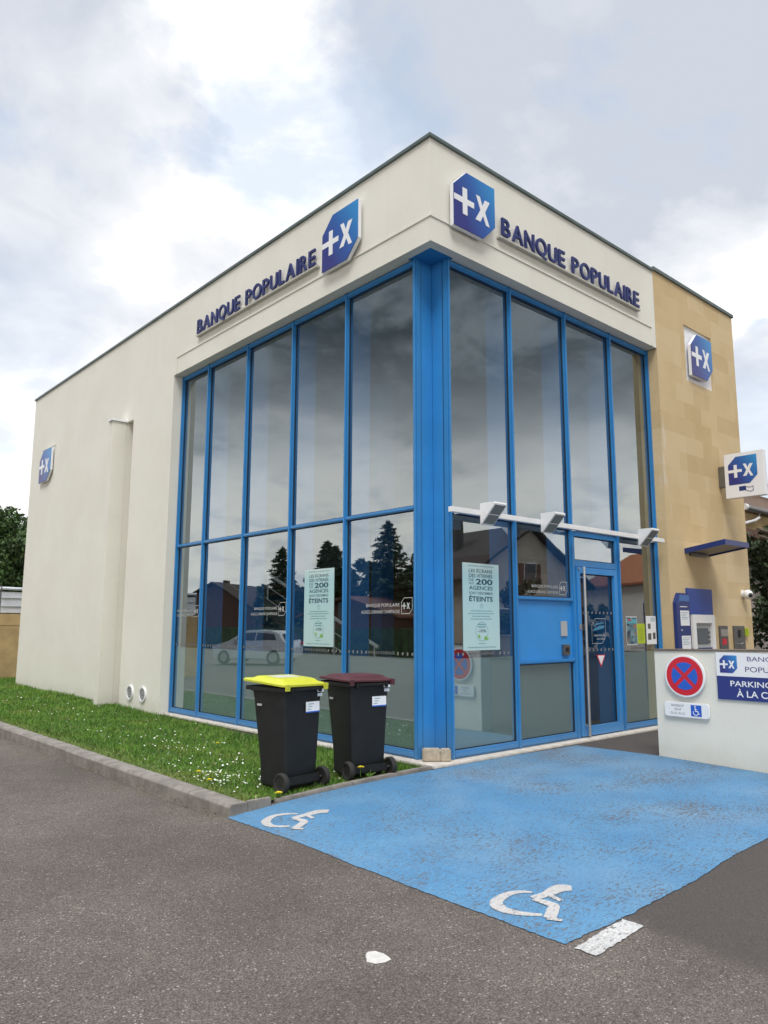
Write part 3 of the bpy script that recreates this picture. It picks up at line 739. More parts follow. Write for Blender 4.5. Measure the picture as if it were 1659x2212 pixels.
# ------------------------------------------------------------------ the bank
bank = empty('bank_building', (0, 0, 0))
tag(bank, 'cream rendered bank with tall blue framed glass corner and sandstone tower', 'bank')
H = 7.60; SOF = 6.246; G = .227; Y1 = 6.72; YE = 14.92; X1 = 5.34; X2 = 8.37
def wall_grid(mb, fr, u0, u1, v0, v1, holes, mi=0, mback=None):
    """facade sheet with recessed rectangles: holes = (a,b,c,d,depth)"""
    us = sorted(set([u0, u1]+[h[0] for h in holes]+[h[1] for h in holes])); vs = sorted(set([v0, v1]+[h[2] for h in holes]+[h[3] for h in holes]))
    O, U, V, N = fr
    P = lambda a, b, n=0: O+U*a+V*b+N*n
    for i in range(len(us)-1):
        for j in range(len(vs)-1):
            ca, cb = (us[i]+us[i+1])/2, (vs[j]+vs[j+1])/2
            if any(h[0] < ca < h[1] and h[2] < cb < h[3] for h in holes): continue
            mb.add([P(us[i], vs[j]), P(us[i+1], vs[j]), P(us[i+1], vs[j+1]), P(us[i], vs[j+1])], [(0, 1, 2, 3)], mi)
    for a, b, c, d, dep in holes:
        q = [(a, c), (b, c), (b, d), (a, d)]
        for k in range(4):
            p0, p1 = q[k], q[(k+1) % 4]
            mb.add([P(*p0), P(*p1), P(*p1, -dep), P(*p0, -dep)], [(0, 1, 2, 3)], mi)
        mb.add([P(a, c, -dep), P(b, c, -dep), P(b, d, -dep), P(a, d, -dep)], [(0, 1, 2, 3)], mi if mback is None else mback)
mb = MB()
wall_grid(mb, FL(0), -YE, -Y1, -.1, SOF, [(-8.75, -8.45, -.05, 5.76, .40), (-14.05, -13.08, 5.08, 6.08, .02)])
mb.add([(0, Y1, -.1), (0.36, Y1, -.1), (.36, Y1, SOF), (0, Y1, SOF)], [(0, 1, 2, 3)])
mb.add([(0, YE, -.1), (X2, YE, -.1), (X2, YE, H), (0, YE, H)], [(0, 1, 2, 3)])
mb.add([(X2-.02, 5.0, -.1), (X2-.02, YE, -.1), (X2-.02, YE, H), (X2-.02, 5.0, H)], [(0, 1, 2, 3)])
mb.add([(.30, Y1, -.1), (.30, YE, -.1), (.30, YE, 0), (.30, Y1, 0)], [(0, 1, 2, 3)])
mb.build('rendered_wall', M_render, bank)
mb = MB()   # parapet band over the glazing and along the whole left side
mb.add([(0, 0, SOF), (0, YE, SOF), (0, YE, H), (0, 0, H)], [(0, 1, 2, 3)])
mb.add([(0, 0, SOF), (X1, 0, SOF), (X1, 0, H), (0, 0, H)], [(0, 1, 2, 3)])
mb.add([(0, 0, SOF), (.13, .13, SOF), (.13, Y1, SOF), (0, Y1, SOF)], [(0, 1, 2, 3)])
mb.add([(0, 0, SOF), (X1, 0, SOF), (X1, .13, SOF), (.13, .13, SOF)], [(0, 1, 2, 3)])
mb.add([(.13, .54, SOF), (.30, .54, SOF), (.30, Y1, SOF), (.13, Y1, SOF)], [(0, 1, 2, 3)])
mb.add([(.54, .13, SOF), (X1, .13, SOF), (X1, .30, SOF), (.54, .30, SOF)], [(0, 1, 2, 3)])
mb.add([(X1, 0, SOF), (X1, .3, SOF), (X1, .3, H), (X1, 0, H)], [(0, 1, 2, 3)])
mb.build('fascia_band', M_render, bank)
MB().add([(.13, .13, SOF), (.54, .13, SOF), (.54, .54, SOF), (.13, .54, SOF)], [(0, 1, 2, 3)]).build('corner_soffit', M_blue, bank)
mb = MB()
mb.box(-.03, X1-.002, -.03, .30, H, H+.05); mb.box(-.03, .30, .302, YE+.03, H, H+.05)
mb.build('roof_coping', M_cap, bank, bevel=.004)
mb = MB(); mb.box(X1, X2+.03, -.03, .30, H+.03, H+.095); mb.box(X2-.25, X2+.03, .302, 5.0, H+.03, H+.095)
mb.build('tower_coping', M_cap, bank, bevel=.004)
mb = MB(); mb.box(.28, X2-.05, .28, YE-.02, H-.25, H-.10); mb.build('roof', M_conc, bank)
mb = MB()   # thin raised bead under the letters, with its risers
mb.box(-.013, -.0005, -.013, 6.63, 6.560, 6.592); mb.box(-.0005, 5.22, -.013, -.0005, 6.560, 6.592)
mb.box(-.012, -.0005, 4.10, 4.13, 6.592, 6.70); mb.box(2.865, 2.895, -.012, -.0005, 6.592, 6.70)
mb.box(-.010, -.0005, 6.60, 6.625, 6.25, 6.560); mb.box(5.185, 5.21, -.010, -.0005, 6.25, 6.560)
mb.build('cable_trunking', M_render, bank, bevel=.002)
mb = MB(); mb.box(-.02, -.0005, 6.86, 8.40, 6.4, 6.41)
# stone tower
mb = MB()
wall_grid(mb, FR(0), 5.36, X2, -.1, H+.03, [(6.36, 7.39, 5.92, 6.95, .035)], 0, 1)
mb.add([(5.36, 0, -.1), (5.36, .36, -.1), (5.36, .36, SOF), (5.36, 0, SOF)], [(0, 1, 2, 3)])
mb.add([(X1+.002, .0, SOF), (5.36, 0, SOF), (5.36, 0, H+.03), (X1+.002, 0, H+.03)], [(0, 1, 2, 3)])
mb.add([(X2, 0, -.1), (X2, 5, -.1), (X2, 5, H+.03), (X2, 0, H+.03)], [(0, 1, 2, 3)])
mb.build('stone_tower', [M_stone, M_offw], bank)
# projecting fin beside the slot in the left wall
mb = MB(); mb.box(-.30, -.001, 8.751, 8.93, .12, 5.74); mb.build('wall_fin', M_render, bank, bevel=.004)
mb = MB(); mb.box(-.335, .0, 8.72, 8.96, 5.745, 5.79); mb.build('fin_cap', M_offw, bank, bevel=.004)
mb = MB(); mb.box(-.14, -.05, 8.77, 8.85, .02, .118); mb.build('downpipe_outlet', M_black, bank)
# plinth
mb = MB(); mb.box(.03, .40, .03, Y1, -.1, .10); mb.box(.402, X1+.02, .03, .40, -.1, .10)
mb.build('plinth', M_conc, bank, bevel=.006)
mb = MB(); mb.box(.015, .42, .015, Y1-.002, .102, .132); mb.box(.422, X1, .015, .42, .102, .132)
mb.build('window_sill', M_conc2, bank, bevel=.008)

# glazed corner
LY = [.463, 1.83, 3.12, 4.42, 5.72, 7.0]; LY[-1] = 6.69
RX = [.492, 1.71, 2.98, 4.19, 5.345]
ZB, ZT, ZM = .135, 6.245, 3.06
FW = .055
def vframe(side, c, z0=ZB, z1=ZT, w=FW, name='mullion'):
    mb = MB()
    if side == 'L':
        mb.box(G-.045, G+.03, c-w/2, c+w/2, z0, z1); mb.box(G-.062, G-.0455, c-w*.28, c+w*.28, z0, z1)
    else:
        mb.box(c-w/2, c+w/2, G-.045, G+.03, z0, z1); mb.box(c-w*.28, c+w*.28, G-.062, G-.0455, z0, z1)
    return mb.build(name, M_blue, bank, bevel=.002)
for y in LY: vframe('L', y)
for x in RX: vframe('R', x)
def hframe(side, a, b, z, h=.05, name='transom', par=None):
    mb = MB()
    if side == 'L':
        mb.box(G-.043, G+.028, a, b, z-h/2, z+h/2); mb.box(G-.055, G-.0435, a, b, z-h*.25, z+h*.25)
    else:
        mb.box(a, b, G-.043, G+.028, z-h/2, z+h/2); mb.box(a, b, G-.055, G-.0435, z-h*.25, z+h*.25)
    return mb.build(name, M_blue, par or bank, bevel=.002)
for i in range(5):
    a, b = LY[i]+FW/2, LY[i+1]-FW/2
    hframe('L', a, b, ZM); hframe('L', a, b, ZB+.045, .085, 'bottom_rail'); hframe('L', a, b, ZT-.04, .075, 'top_rail')
for i in range(4):
    a, b = RX[i]+FW/2, RX[i+1]-FW/2
    hframe('R', a, b, ZT-.04, .075, 'top_rail')
    hframe('R', a, b, 3.02, .045)
    if i != 2: hframe('R', a, b, ZB+.045, .085, 'bottom_rail')
def pane(side, a, b, z0, z1, seals=True, name='window_pane', par=None, gm=None):
    mb = MB()
    if side == 'L': mb.add([(G, a, z0), (G, b, z0), (G, b, z1), (G, a, z1)], [(0, 1, 2, 3)])
    else: mb.add([(a, G, z0), (b, G, z0), (b, G, z1), (a, G, z1)], [(0, 1, 2, 3)])
    p = mb.build(name, gm or M_glass, par or bank)
    if seals:
        mb = MB(); s = .012
        for (u0, u1, v0, v1) in ((a, a+s, z0, z1), (b-s, b, z0, z1), (a+s, b-s, z0, z0+s), (a+s, b-s, z1-s, z1)):
            if side == 'L': mb.box(G-.012, G-.002, u0, u1, v0, v1)
            else: mb.box(u0, u1, G-.012, G-.002, v0, v1)
        mb.build('gasket', M_seal, p)
    return p
def film(side, a, b, z0, z1, p):
    o = .018
    mb = MB()
    if side == 'L': mb.add([(G+o, a, z0), (G+o, b, z0), (G+o, b, z1), (G+o, a, z1)], [(0, 1, 2, 3)])
    else: mb.add([(a, G+o, z0), (b, G+o, z0), (b, G+o, z1), (a, G+o, z1)], [(0, 1, 2, 3)])
    mb.build('frosted_film', M_film, p)
M_stick = mat('white_sticker', (.50, .51, .50), .6)
M_stick2 = mat('faint_sticker', (.20, .205, .20), .6)
def strip_text(fr, u0, u1, z, p, text=True, tw=.5, toff=.12):
    mb = MB()
    if text: add_text(mb, 'BANQUE & ASSURANCES', u0+toff, z-.02, tw, .042, bold=.004, fr=fr)
    n = int((u1-u0)/.085)
    for k in range(n):
        u = u0+.04+k*.085
        if text and u0+toff-.03 < u < u0+toff+tw+.03: continue
        if k % 2: mb.prism([(u-.012, z-.02), (u+.012, z-.02), (u+.012, z+.02), (u-.012, z+.02)], fr, -.0004, .0004)
        else: mb.prism([(u-.016, z-.02), (u+.016, z-.012), (u+.016, z+.02), (u-.016, z+.012)], fr, -.0004, .0004)
    mb.build('sticker_strip', M_stick2, p)
def name_sticker(fr, uR, z, p, k=1.0):
    """white bank name with outlined logo; uR = right edge"""
    mb = MB(); s = .20*k
    o = SQ(s, .27); inn = [(a*(s-.014)/s+.007, b*(s-.014)/s+.007) for a, b in o]
    O, U, V, N = fr; du = uR-s
    n = 6
    mb.add([O+U*(a+du)+V*(b+z) for a, b in o]+[O+U*(a+du)+V*(b+z) for a, b in inn], [(i, (i+1) % n, (i+1) % n+n, i+n) for i in range(n)])
    logo_emblem(mb, s*.86, -.0004, .0004, fr=fr, u0=du+.007, v0=z+.015)
    add_text(mb, 'BANQUE POPULAIRE', du-.64*k-.03*k, z+.085*k, .64*k, .05*k, bold=.004, fr=fr)
    add_text(mb, 'ALSACE LORRAINE CHAMPAGNE', du-.74*k-.03*k, z+.01*k, .74*k, .042*k, bold=.004, fr=fr)
    mb.build('name_sticker', M_stick, p)
FS = FL(G-.0015); FSR = FR(G-.0015)
FROST = [1.30, 1.285, 1.275, 1.265, 1.26]
for i in range(5):
    a, b = LY[i]+FW/2, LY[i+1]-FW/2
    pane('L', a, b, ZM+.025, ZT-.077)
    p = pane('L', a, b, ZB+.0875, ZM-.025)
    film('L', a, b, ZB+.0875, 1.265, p)
    strip_text(FS, -b, -a, 1.315, p, True, .50, .42 if i == 0 else .35)
    if i in (0, 2, 4): name_sticker(FS, -a-.08, 1.79, p, .98)
for i in range(4):
    a, b = RX[i]+FW/2, RX[i+1]-FW/2
    pane('R', a, b, 3.043, ZT-.077)
p = pane('R', RX[0]+FW/2, RX[1]-FW/2, ZB+.0875, 2.997); film('R', RX[0]+FW/2, RX[1]-FW/2, ZB+.0875, 1.265, p); strip_text(FSR, RX[0]+FW/2, RX[1]-FW/2, 1.315, p, True, .50, .30)
a, b = RX[1]+FW/2, RX[2]-FW/2
p = pane('R', a, b, 2.035, 2.997); name_sticker(FSR, b-.06, 2.075, p, .92)
hframe('R', a, b, 2.01, .05); hframe('R', a, b, 1.185, .05)
mb = MB(); mb.box(a, b, G-.012, G+.015, 1.211, 1.984); mb.build('blue_panel', M_bluep, bank)
p = pane('R', a, b, ZB+.0875, 1.16); film('R', a, b, ZB+.0875, 1.16, p)
a, b = RX[3]+FW/2, RX[4]-FW/2
p = pane('R', a, b, ZB+.0875, 2.997); film('R', a, b, ZB+.0875, 1.265, p); strip_text(FSR, a, b, 1.315, p, True, .50, .30)
# corner column: two panels meeting in a re-entrant corner
mb = MB(); mb.box(G-.02, .50, .515, .53, ZB, SOF-.001); mb.box(.535, .55, G-.02, .50, ZB, SOF-.001)
mb.box(.50, .55, .50, .53, ZB, SOF-.001)
# face panels seen between the corner mullions
mb.add([(.232, .462, ZB), (.47, .452, ZB), (.47, .452, SOF), (.232, .462, SOF)], [(0, 1, 2, 3)])
mb.add([(.482, .232, ZB), (.472, .45, ZB), (.472, .45, SOF), (.482, .232, SOF)], [(0, 1, 2, 3)])
cc = mb.build('corner_column', M_bluep, bank)
MB().box(.2585, .264, .440, .4588, ZB, SOF-.01).build('seam', M_seal, cc); MB().box(.464, .4795, .2585, .264, ZB, SOF-.01).build('seam', M_seal, cc)
# door with transom light
dx0, dx1 = RX[2]+FW/2, RX[3]-FW/2
mb = MB()
mb.box(dx0, dx0+.05, G-.035, G+.03, ZB, 2.995); mb.box(dx1-.05, dx1, G-.035, G+.03, ZB, 2.995)
mb.box(dx0+.05, dx1-.05, G-.035, G+.03, 2.49, 2.58); mb.box(dx0+.05, dx1-.05, G-.035, G+.03, 2.92, 2.995)
df = mb.build('door_frame', M_blue, bank, bevel=.003)
pane('R', dx0+.05, dx1-.05, 2.58, 2.92, True, 'transom_pane', df)
la, lb = dx0+.056, dx1-.056
mb = MB()
mb.box(la, la+.085, G-.055, G+.01, ZB+.012, 2.482); mb.box(lb-.085, lb, G-.055, G+.01, ZB+.012, 2.482)
mb.box(la+.085, lb-.085, G-.055, G+.01, ZB+.012, ZB+.14); mb.box(la+.085, lb-.085, G-.055, G+.01, 2.39, 2.482)
door = mb.build('door', M_bluep, bank, bevel=.003)
pane('R', la+.085, lb-.085, ZB+.14, 2.39, True, 'door_glass', door, M_glassd)
mb = MB(); hx = la+.075
mb.tube([(hx, G-.125, .16), (hx, G-.125, 2.48)], .019, 12)
for z in (.30, 2.33): mb.tube([(hx, G-.055, z), (hx, G-.125, z)], .010, 8)
mb.build('handle', M_steel, door, smooth=True)
mb = MB(); mb.box(la+.01, la+.06, G-.067, G-.055, 1.60, 1.68); mb.box(la+.02, la+.05, G-.075, G-.055, 2.44, 2.47); mb.build('lock', M_steel, door, bevel=.003)
mb = MB(); fr = FR(G-.004)
n = 9
for k in range(n):
    u = la+.12+k*(lb-la-.24)/(n-1)
    for zz in (1.84, 1.31): mb.prism([(u-.017, zz-.02), (u+.017, zz-.01), (u+.017, zz+.022), (u-.017, zz+.012)], fr, 0, .0008)
mb.build('sticker_dots', M_stick2, door)
mb = MB()
s = .36; o6 = [(3.46+a*s*1.0, 1.40+b*s) for a, b in [(0, 0), (.73, 0), (1, .27), (1, 1), (.27, 1), (0, .73)]]
inn = [((a-3.64)*.97+3.64, (b-1.58)*.97+1.58) for a, b in o6]
mb.add([Vector((a, G-.004, b)) for a, b in o6]+[Vector((a, G-.004, b)) for a, b in inn], [(i, (i+1) % 6, (i+1) % 6+6, i+6) for i in range(6)])
add_text(mb, 'BANQUE POPULAIRE', 3.52, 1.50, .28, .030, bold=.004, fr=fr)
add_text(mb, 'ALSACE LORRAINE', 3.58, 1.455, .22, .024, bold=.004, fr=fr)
mb.build('name_sticker', M_stick, door)
M_stickb = mat('blue_sticker', (.05, .22, .38), .6)
mb = MB(); mb.prism([(3.50, 1.58), (3.78, 1.62), (3.79, 1.66), (3.66, 1.655), (3.52, 1.615)], fr, 0, .0008); mb.prism([(3.50, 1.64), (3.60, 1.67), (3.78, 1.69), (3.78, 1.705), (3.58, 1.69)], fr, 0, .0008); mb.build('wave_sticker', M_stickb, door)
mb = MB(); mb.prism([(3.555, 1.24), (3.665, 1.06), (3.785, 1.24)], fr, .001, .002, 0); mb.prism([(3.585, 1.228), (3.667, 1.095), (3.757, 1.228)], fr, .0022, .003, 1)
mb.build('red_triangle_sticker', [M_red, M_offw], door)
# card slot plates on the blue panel
mb = MB(); mb.box(2.69, 2.83, G-.030, G-.013, 1.51, 1.715); mb.build('letter_plate', M_grey, bank, bevel=.004)
mb = MB(); mb.box(2.70, 2.85, G-.055, G-.013, 1.255, 1.40)
it = mb.build('card_reader', M_dsteel, bank, bevel=.006)
mb = MB(); mb.box(2.74, 2.81, G-.06, G-.056, 1.30, 1.36); mb.build('reader_lens', M_black, it)
mb = MB(); mb.box(5.0, 5.04, G-.02, G-.01, 1.3, 1.31)

# interior
mb = MB()
mb.box(.30, 8.2, .30, 9.4, 6.30, 6.34); mb.build('ceiling', M_ceil, bank)
mb = MB(); mb.box(.27, 8.2, .27, 9.4, .06, .125); mb.build('floor', M_floor, bank)
mb = MB(); mb.box(8.21, 8.3, .3, 9.4, .125, 6.3); mb.box(.42, 8.2, 9.41, 9.5, .125, 6.3); mb.build('interior_wall', M_inwall, bank)
mb = MB(); mb.box(4.6, 4.7, 2.3, 8.6, .125, 2.75); mb.box(2.2, 4.6, 2.3, 2.4, .125, 1.7); mb.box(3.22, 4.595, 1.10, 1.18, .125, 2.45); mb.build('wood_partition', M_wood, bank)
mb = MB(); mb.box(3.9, 8.2, 2.4, 9.4, 2.85, 3.05); mb.build('mezzanine_floor', M_inwall, bank)
mb = MB(); mb.box(3.84, 3.90, 2.4, 9.4, 2.85, 3.95); mb.build('mezzanine_guard', M_inwall, bank)
for y in LY[1:5]:
    mb = MB(); mb.box(G+.06, G+.36, y-.04, y+.04, .13, 6.29); mb.build('interior_post', M_intblue, bank)
for x in RX[1:4]:
    mb = MB(); mb.box(x-.04, x+.04, G+.06, G+.36, .13, 6.29); mb.build('interior_post', M_intblue, bank)
mb = MB(); mb.box(4.9, 5.3, 1.2, 1.6, .13, 6.29); mb.box(3.3, 3.6, 4.6, 4.9, .13, 6.29); mb.build('interior_column', M_intblue, bank)
# staircase climbing away along the left facade
mb = MB(); n = 15; y0, y1s, z0s, z1s = 3.2, 8.4, .125, 2.85
for k in range(n):
    ya = y0+(y1s-y0)*k/n; za = z0s+(z1s-z0s)*(k+1)/n
    mb.box(2.05, 3.05, ya, ya+.36, za-.045, za)
st = mb.build('staircase', M_wood, bank)
mb = MB()
for xx in (2.0, 3.1):
    mb.add([(xx-.03, y0-.2, z0s), (xx+.03, y0-.2, z0s), (xx+.03, y1s, z1s), (xx-.03, y1s, z1s), (xx-.03, y0-.2, z0s+.28), (xx+.03, y0-.2, z0s+.28), (xx+.03, y1s, z1s+.28), (xx-.03, y1s, z1s+.28)],
           [(0, 3, 2, 1), (4, 5, 6, 7), (0, 1, 5, 4), (2, 3, 7, 6), (0, 4, 7, 3), (1, 2, 6, 5)])
mb.build('stringer', M_inwall, st)
mb = MB(); mb.tube([(2.0, 3.2, 1.30), (2.0, 8.7, 3.55)], .032, 10)
for k in range(1, 4): mb.tube([(2.0, 3.2, 1.30-.24*k), (2.0, 8.7, 3.55-.24*k)], .008, 6)
for k in range(6): yy = 3.3+k*1.05; mb.tube([(2.0, yy, .3+(yy-3.2)*.41+.1), (2.0, yy, 1.30+(yy-3.2)*.41)], .015, 6)
mb.build('handrail', M_white, st)
mb = MB(); mb.box(3.30, 3.34, 5.0, 5.9, 1.0, 2.1); 
mb.build('aqua_display', M_aqua, bank)
mb = MB(); mb.box(2.9, 3.0, 7.4, 9.0, .6, 2.3); mb.build('blue_display', M_intblue, bank)
mb = MB(); mb.box(.75, 1.05, 5.0, 5.6, .13, .95); mb.build('counter', M_inwall, bank)

# wall vents near the glazing
def vent(y, label):
    e = empty('wall_vent', (0, y, .405)); tag(e, label, 'vent', 'round vents low on the cream wall')
    seg = 24; mb = MB(); ro, ri = .135, .112
    v = []
    for r, x in ((ro, 0), (ro, -.03), (ri, -.03), (ri, -.008)):
        v += [(x, r*math.cos(2*math.pi*k/seg), r*math.sin(2*math.pi*k/seg)) for k in range(seg)]
    f = [(j*seg+k, j*seg+(k+1) % seg, (j+1)*seg+(k+1) % seg, (j+1)*seg+k) for j in range(3) for k in range(seg)]
    mb.add(v, f); mb.build('rim', M_offw, e, smooth=True)
    mb = MB()
    for k in range(7):
        z = -.09+k*.03; hw = math.sqrt(max(0, ri*ri-z*z))-.004
        mb.box(-.018, -.004, -hw, hw, z-.009, z+.008)
    mb.build('grille', M_grey, e)
    MB().add([(-.003, ri*math.cos(2*math.pi*k/seg), ri*math.sin(2*math.pi*k/seg)) for k in range(seg)], [tuple(range(seg))]).build('backing', M_hwin, e)
vent(7.93, 'round wall vent nearer the projecting fin')
vent(7.38, 'round wall vent nearer the blue glazing')

# rail with three floodlights
e = empty('light_rail', (0, 0, 0)); tag(e, 'white horizontal rail across the entrance glazing carrying the floodlights', 'rail')
mb = MB(); mb.box(.29, 5.22, -.03, .03, 2.965, 3.03); mb.build('rail_bar', M_white, e, bevel=.004)
for x in (.55, 2.98, 5.15):
    mb = MB(); mb.box(x-.015, x+.015, .03, G-.062, 2.98, 3.01); mb.build('bracket', M_white, e)
def flood(x, label):
    e = empty('floodlight', (x, 0, 3.0)); tag(e, label, 'floodlight', 'white floodlights on the entrance rail')
    w = .225; fr = (Vector((0, 0, 0)), Vector((0, -1, 0)), Vector((0, 0, 1)), Vector((-1, 0, 0)))
    prof = [(.028, -.14), (.055, -.14), (.27, .085), (.262, .112), (.028, .112)]
    mb = MB(); mb.prism(prof, fr, -w, 0.0); mb.build('housing', M_white, e, bevel=.006)
    # lens on the sloping underside, split by a bar
    a = Vector((0, -.055, -.14)); b = Vector((0, -.27, .085)); d = (b-a).normalized(); nrm = Vector((0, d.z, -d.y)); 
    if nrm.z > 0: nrm = -nrm
    def quad(s0, s1, name, m, off):
        vs = []
        for s, xx in ((s0, .018), (s1, .018), (s1, w-.018), (s0, w-.018)): vs.append(a+(b-a)*s+nrm*off+Vector((xx, 0, 0)))
        MB().add(vs, [(0, 1, 2, 3)]).build(name, m, e)
    quad(.05, .47, 'lens', M_lens, .003); quad(.52, .95, 'lens', M_lens, .003)
M_lens = mat('lamp_lens', (.20, .23, .23), .15, spec=.8)
flood(.78, 'floodlight nearest the blue corner column'); flood(1.98, 'middle floodlight of three, left of the door'); flood(4.41, 'floodlight at the right end of the rail by the stone')

# window posters
def poster(side, c, z0, label):
    w, h = .68, 1.06
    fr = fr_at(FL(G-.004), -c-w/2, z0) if side == 'L' else fr_at(FR(G-.004), c-w/2, z0)
    e = empty('window_poster', (0, 0, 0)); place_local(e, fr); tag(e, label, 'poster', 'tall pale blue posters on the glass')
    MB().box(0, w, 0, h, 0, .002).build('paper', M_poster, e)
    mb = MB(); n0 = .0028
    L, W_ = .115, .44
    for tx, y, hh, b, l, w_ in (('LES ÉCRANS', .945, .052, .012, L, W_), ('DES VITRINES', .884, .044, .014, L, W_), ('DE', .835, .034, .0, L, .09), ('NOS', .797, .026, .0, L, .09),
                             ('200', .797, .072, .026, L+.125, W_-.125), ('AGENCES', .732, .048, .014, L, W_), ('SONT DÉSORMAIS', .676, .042, .01, L, W_), ('ÉTEINTS', .590, .078, .028, L, W_)):
        add_text(mb, tx, l, y, w_, hh, n0=n0, bold=b)
    add_text(mb, '-10%', .34, .215, .16, .036, n0=n0+.001, bold=.004, center=True)
    mb.build('print', M_txtd, e)
    mb = MB()
    for y, u0, u1 in ((1.02, .10, .30), (1.02, .32, .58), (.470, .14, .54), (.438, .10, .57), (.405, .17, .50), (.372, .14, .53), (.03, .08, .60), (.075, .28, .40)):
        # lines of print too fine to read
        u = u0
        while u < u1:
            l = random.uniform(.01, .035); mb.box(u, min(u1, u+l), y, y+.011, n0, n0+.0006); u += l+.007
    for k in range(28):   # badge ring and power symbol
        a0, a1 = 2*math.pi*k/28, 2*math.pi*(k+1)/28
        for r0, r1, cx, cy in ((.112, .118, .34, .225), (.022, .028, .34, .535)):
            if r0 < .05 and (abs(a0-math.pi/2) < .4): continue
            ry = 1.0
            mb.add([(cx+r*math.cos(a), cy+r*ry*math.sin(a), n0) for r, a in ((r0, a0), (r1, a0), (r1, a1), (r0, a1))], [(0, 1, 2, 3)])
    mb.box(.337, .343, .535, .57, n0, n0+.0006)
    for y in (.275, .305): mb.box(.27, .41, y, y+.014, n0, n0+.0006)
    mb.build('fine_print', M_inkl, e)
    mb = MB()
    for cx, cy, a in ((.29, .165, 2.3), (.40, .150, .6), (.43, .135, .2)):
        d = Vector((math.cos(a), math.sin(a), 0)); q = Vector((-d.y, d.x, 0)); p = Vector((cx, cy, n0+.0015))
        mb.add([p-d*.035, p-q*.018, p+d*.04, p+q*.018], [(0, 1, 2, 3)])
    mb.build('leaf_print', M_green, e)
poster('L', 2.43, 1.365, 'tall pale blue LES ÉCRANS poster on the left facade glass')
poster('R', 1.07, 1.355, 'tall pale blue LES ÉCRANS poster on the entrance facade glass beside the column')
def small_poster(x0, x1, z0, z1, name, label, fn):
    e = empty(name, (x0, G-.003, z0)); tag(e, label, 'poster')
    fn(e, x1-x0, z1-z0)
def sheet(e, w, h, m, name='paper', d=0.0, x0=0, z0=0): return MB().box(x0, x0+w, -.002-d, -d, z0, z0+h).build(name, m, e)
def photo_mat():
    m = bpy.data.materials.new('printed_photo'); m.use_nodes = True; t = NT(m.node_tree)
    co = t.node('ShaderNodeTexCoord').outputs['Object']
    vo = t.node('ShaderNodeTexVoronoi'); t.put(vo, 'Vector', co); t.put(vo, 'Scale', 16.0)
    r = t.node('ShaderNodeValToRGB'); t.put(r, 0, t.sep(vo.outputs['Color'])[0]); r.color_ramp.interpolation = 'CONSTANT'
    e = r.color_ramp.elements; e[0].color = (.10, .20, .24, 1); e[1].position = .8; e[1].color = (.03, .04, .05, 1)
    for p, c in ((.2, (.03, .06, .10, 1)), (.4, (.18, .28, .32, 1)), (.55, (.30, .16, .10, 1)), (.68, (.08, .14, .16, 1))):
        a = e.new(p); a.color = c
    b = t.node('ShaderNodeBsdfPrincipled', ins={'Base Color': r.outputs[0], 'Roughness': .5})
    t.node('ShaderNodeOutputMaterial', ins={'Surface': b.outputs[0]}); return m
M_photo = photo_mat()
def sp1(e, w, h):
    sheet(e, w, h, M_pgrey); sheet(e, w-.03, h-.04, M_photo, 'picture', .0025, .015, .02)
    sheet(e, w-.03, .07, M_aqua, 'picture_sky', .005, .015, h-.11)
    sheet(e, .09, .025, M_red, 'red_print', .0075, .05, h-.07)
def sp2(e, w, h):
    sheet(e, w, h, M_lime)
    mb = MB()
    for k in range(8): mb.box(.03, w-.04-random.random()*.05, -.0035, -.0022, h-.07-k*.026, h-.064-k*.026)
    mb.build('fine_print', mat('olive_ink', (.22, .30, .03), .6), e)
def sp3(e, w, h):
    sheet(e, w, h, M_offw)
    mb = MB()
    for u0, v0, uw, vh in ((.05, .24, .08, .08), (.04, .07, .10, .10), (.19, .08, .08, .10)): mb.box(u0, u0+uw, -.0035, -.0022, v0, v0+vh)
    mb.build('picture', M_dsteel, e)
    mb = MB()
    for k in range(4): mb.box(.14, .28, -.0035, -.0022, .36+k*.016, .366+k*.016)
    mb.build('fine_print', M_inkl, e)
small_poster(4.385, 4.70, 1.365, 1.80, 'small_poster', 'dark photographic poster right of the door, leftmost of three', sp1)
small_poster(4.705, 4.93, 1.385, 1.69, 'small_poster', 'lime green notice between two taller posters right of the door', sp2)
small_poster(4.975, 5.275, 1.37, 1.81, 'small_poster', 'white notice with small pictures beside the stone, right of the lime one', sp3)

# sand block at the foot of the column
e = empty('paving_block', (.30, .255, .132), R(-41)); tag(e, 'sand coloured paving block standing at the foot of the blue corner column', 'block')
mb = MB(); mb.box(-.165, .035, -.07, .07, 0, .135); mb.build('block', M_block, e, bevel=.012)
mb = MB(); mb.box(.037, .155, -.07, .07, 0, .132); mb.build('block', M_block, e, bevel=.012)

# ------------------------------------------------------------------ sandstone tower fittings
e = empty('projecting_sign', (7.40, 0, 3.90)); tag(e, 'square white projecting bank sign with blue logo and bank card pictogram', 'sign')
MB().box(-.06, .06, -.80, -.12, 0, .80).build('sign_box', M_offw, e, bevel=.006)
MB().box(-.045, .045, -.12, 0.0, .22, .60).build('bracket', M_dsteel, e, bevel=.004)
fr = (Vector((-.0605, -.19, .235)), Vector((0, -1, 0)), Vector((0, 0, 1)), Vector((-1, 0, 0)))
s = .50
g = MB().prism(SQ(s, .28), ID, 0, .003).build('logo_face', M_grad, e); place_local(g, fr)
mb = MB(); logo_emblem(mb, s, .0032, .005); m_ = mb.build('emblem', M_offw, g)
fr2 = (Vector((-.0605, 0, 0)), Vector((0, -1, 0)), Vector((0, 0, 1)), Vector((-1, 0, 0)))
mb = MB(); mb.prism([(.36, .115), (.48, .115), (.48, .195), (.36, .195)], fr2, 0, .002); 
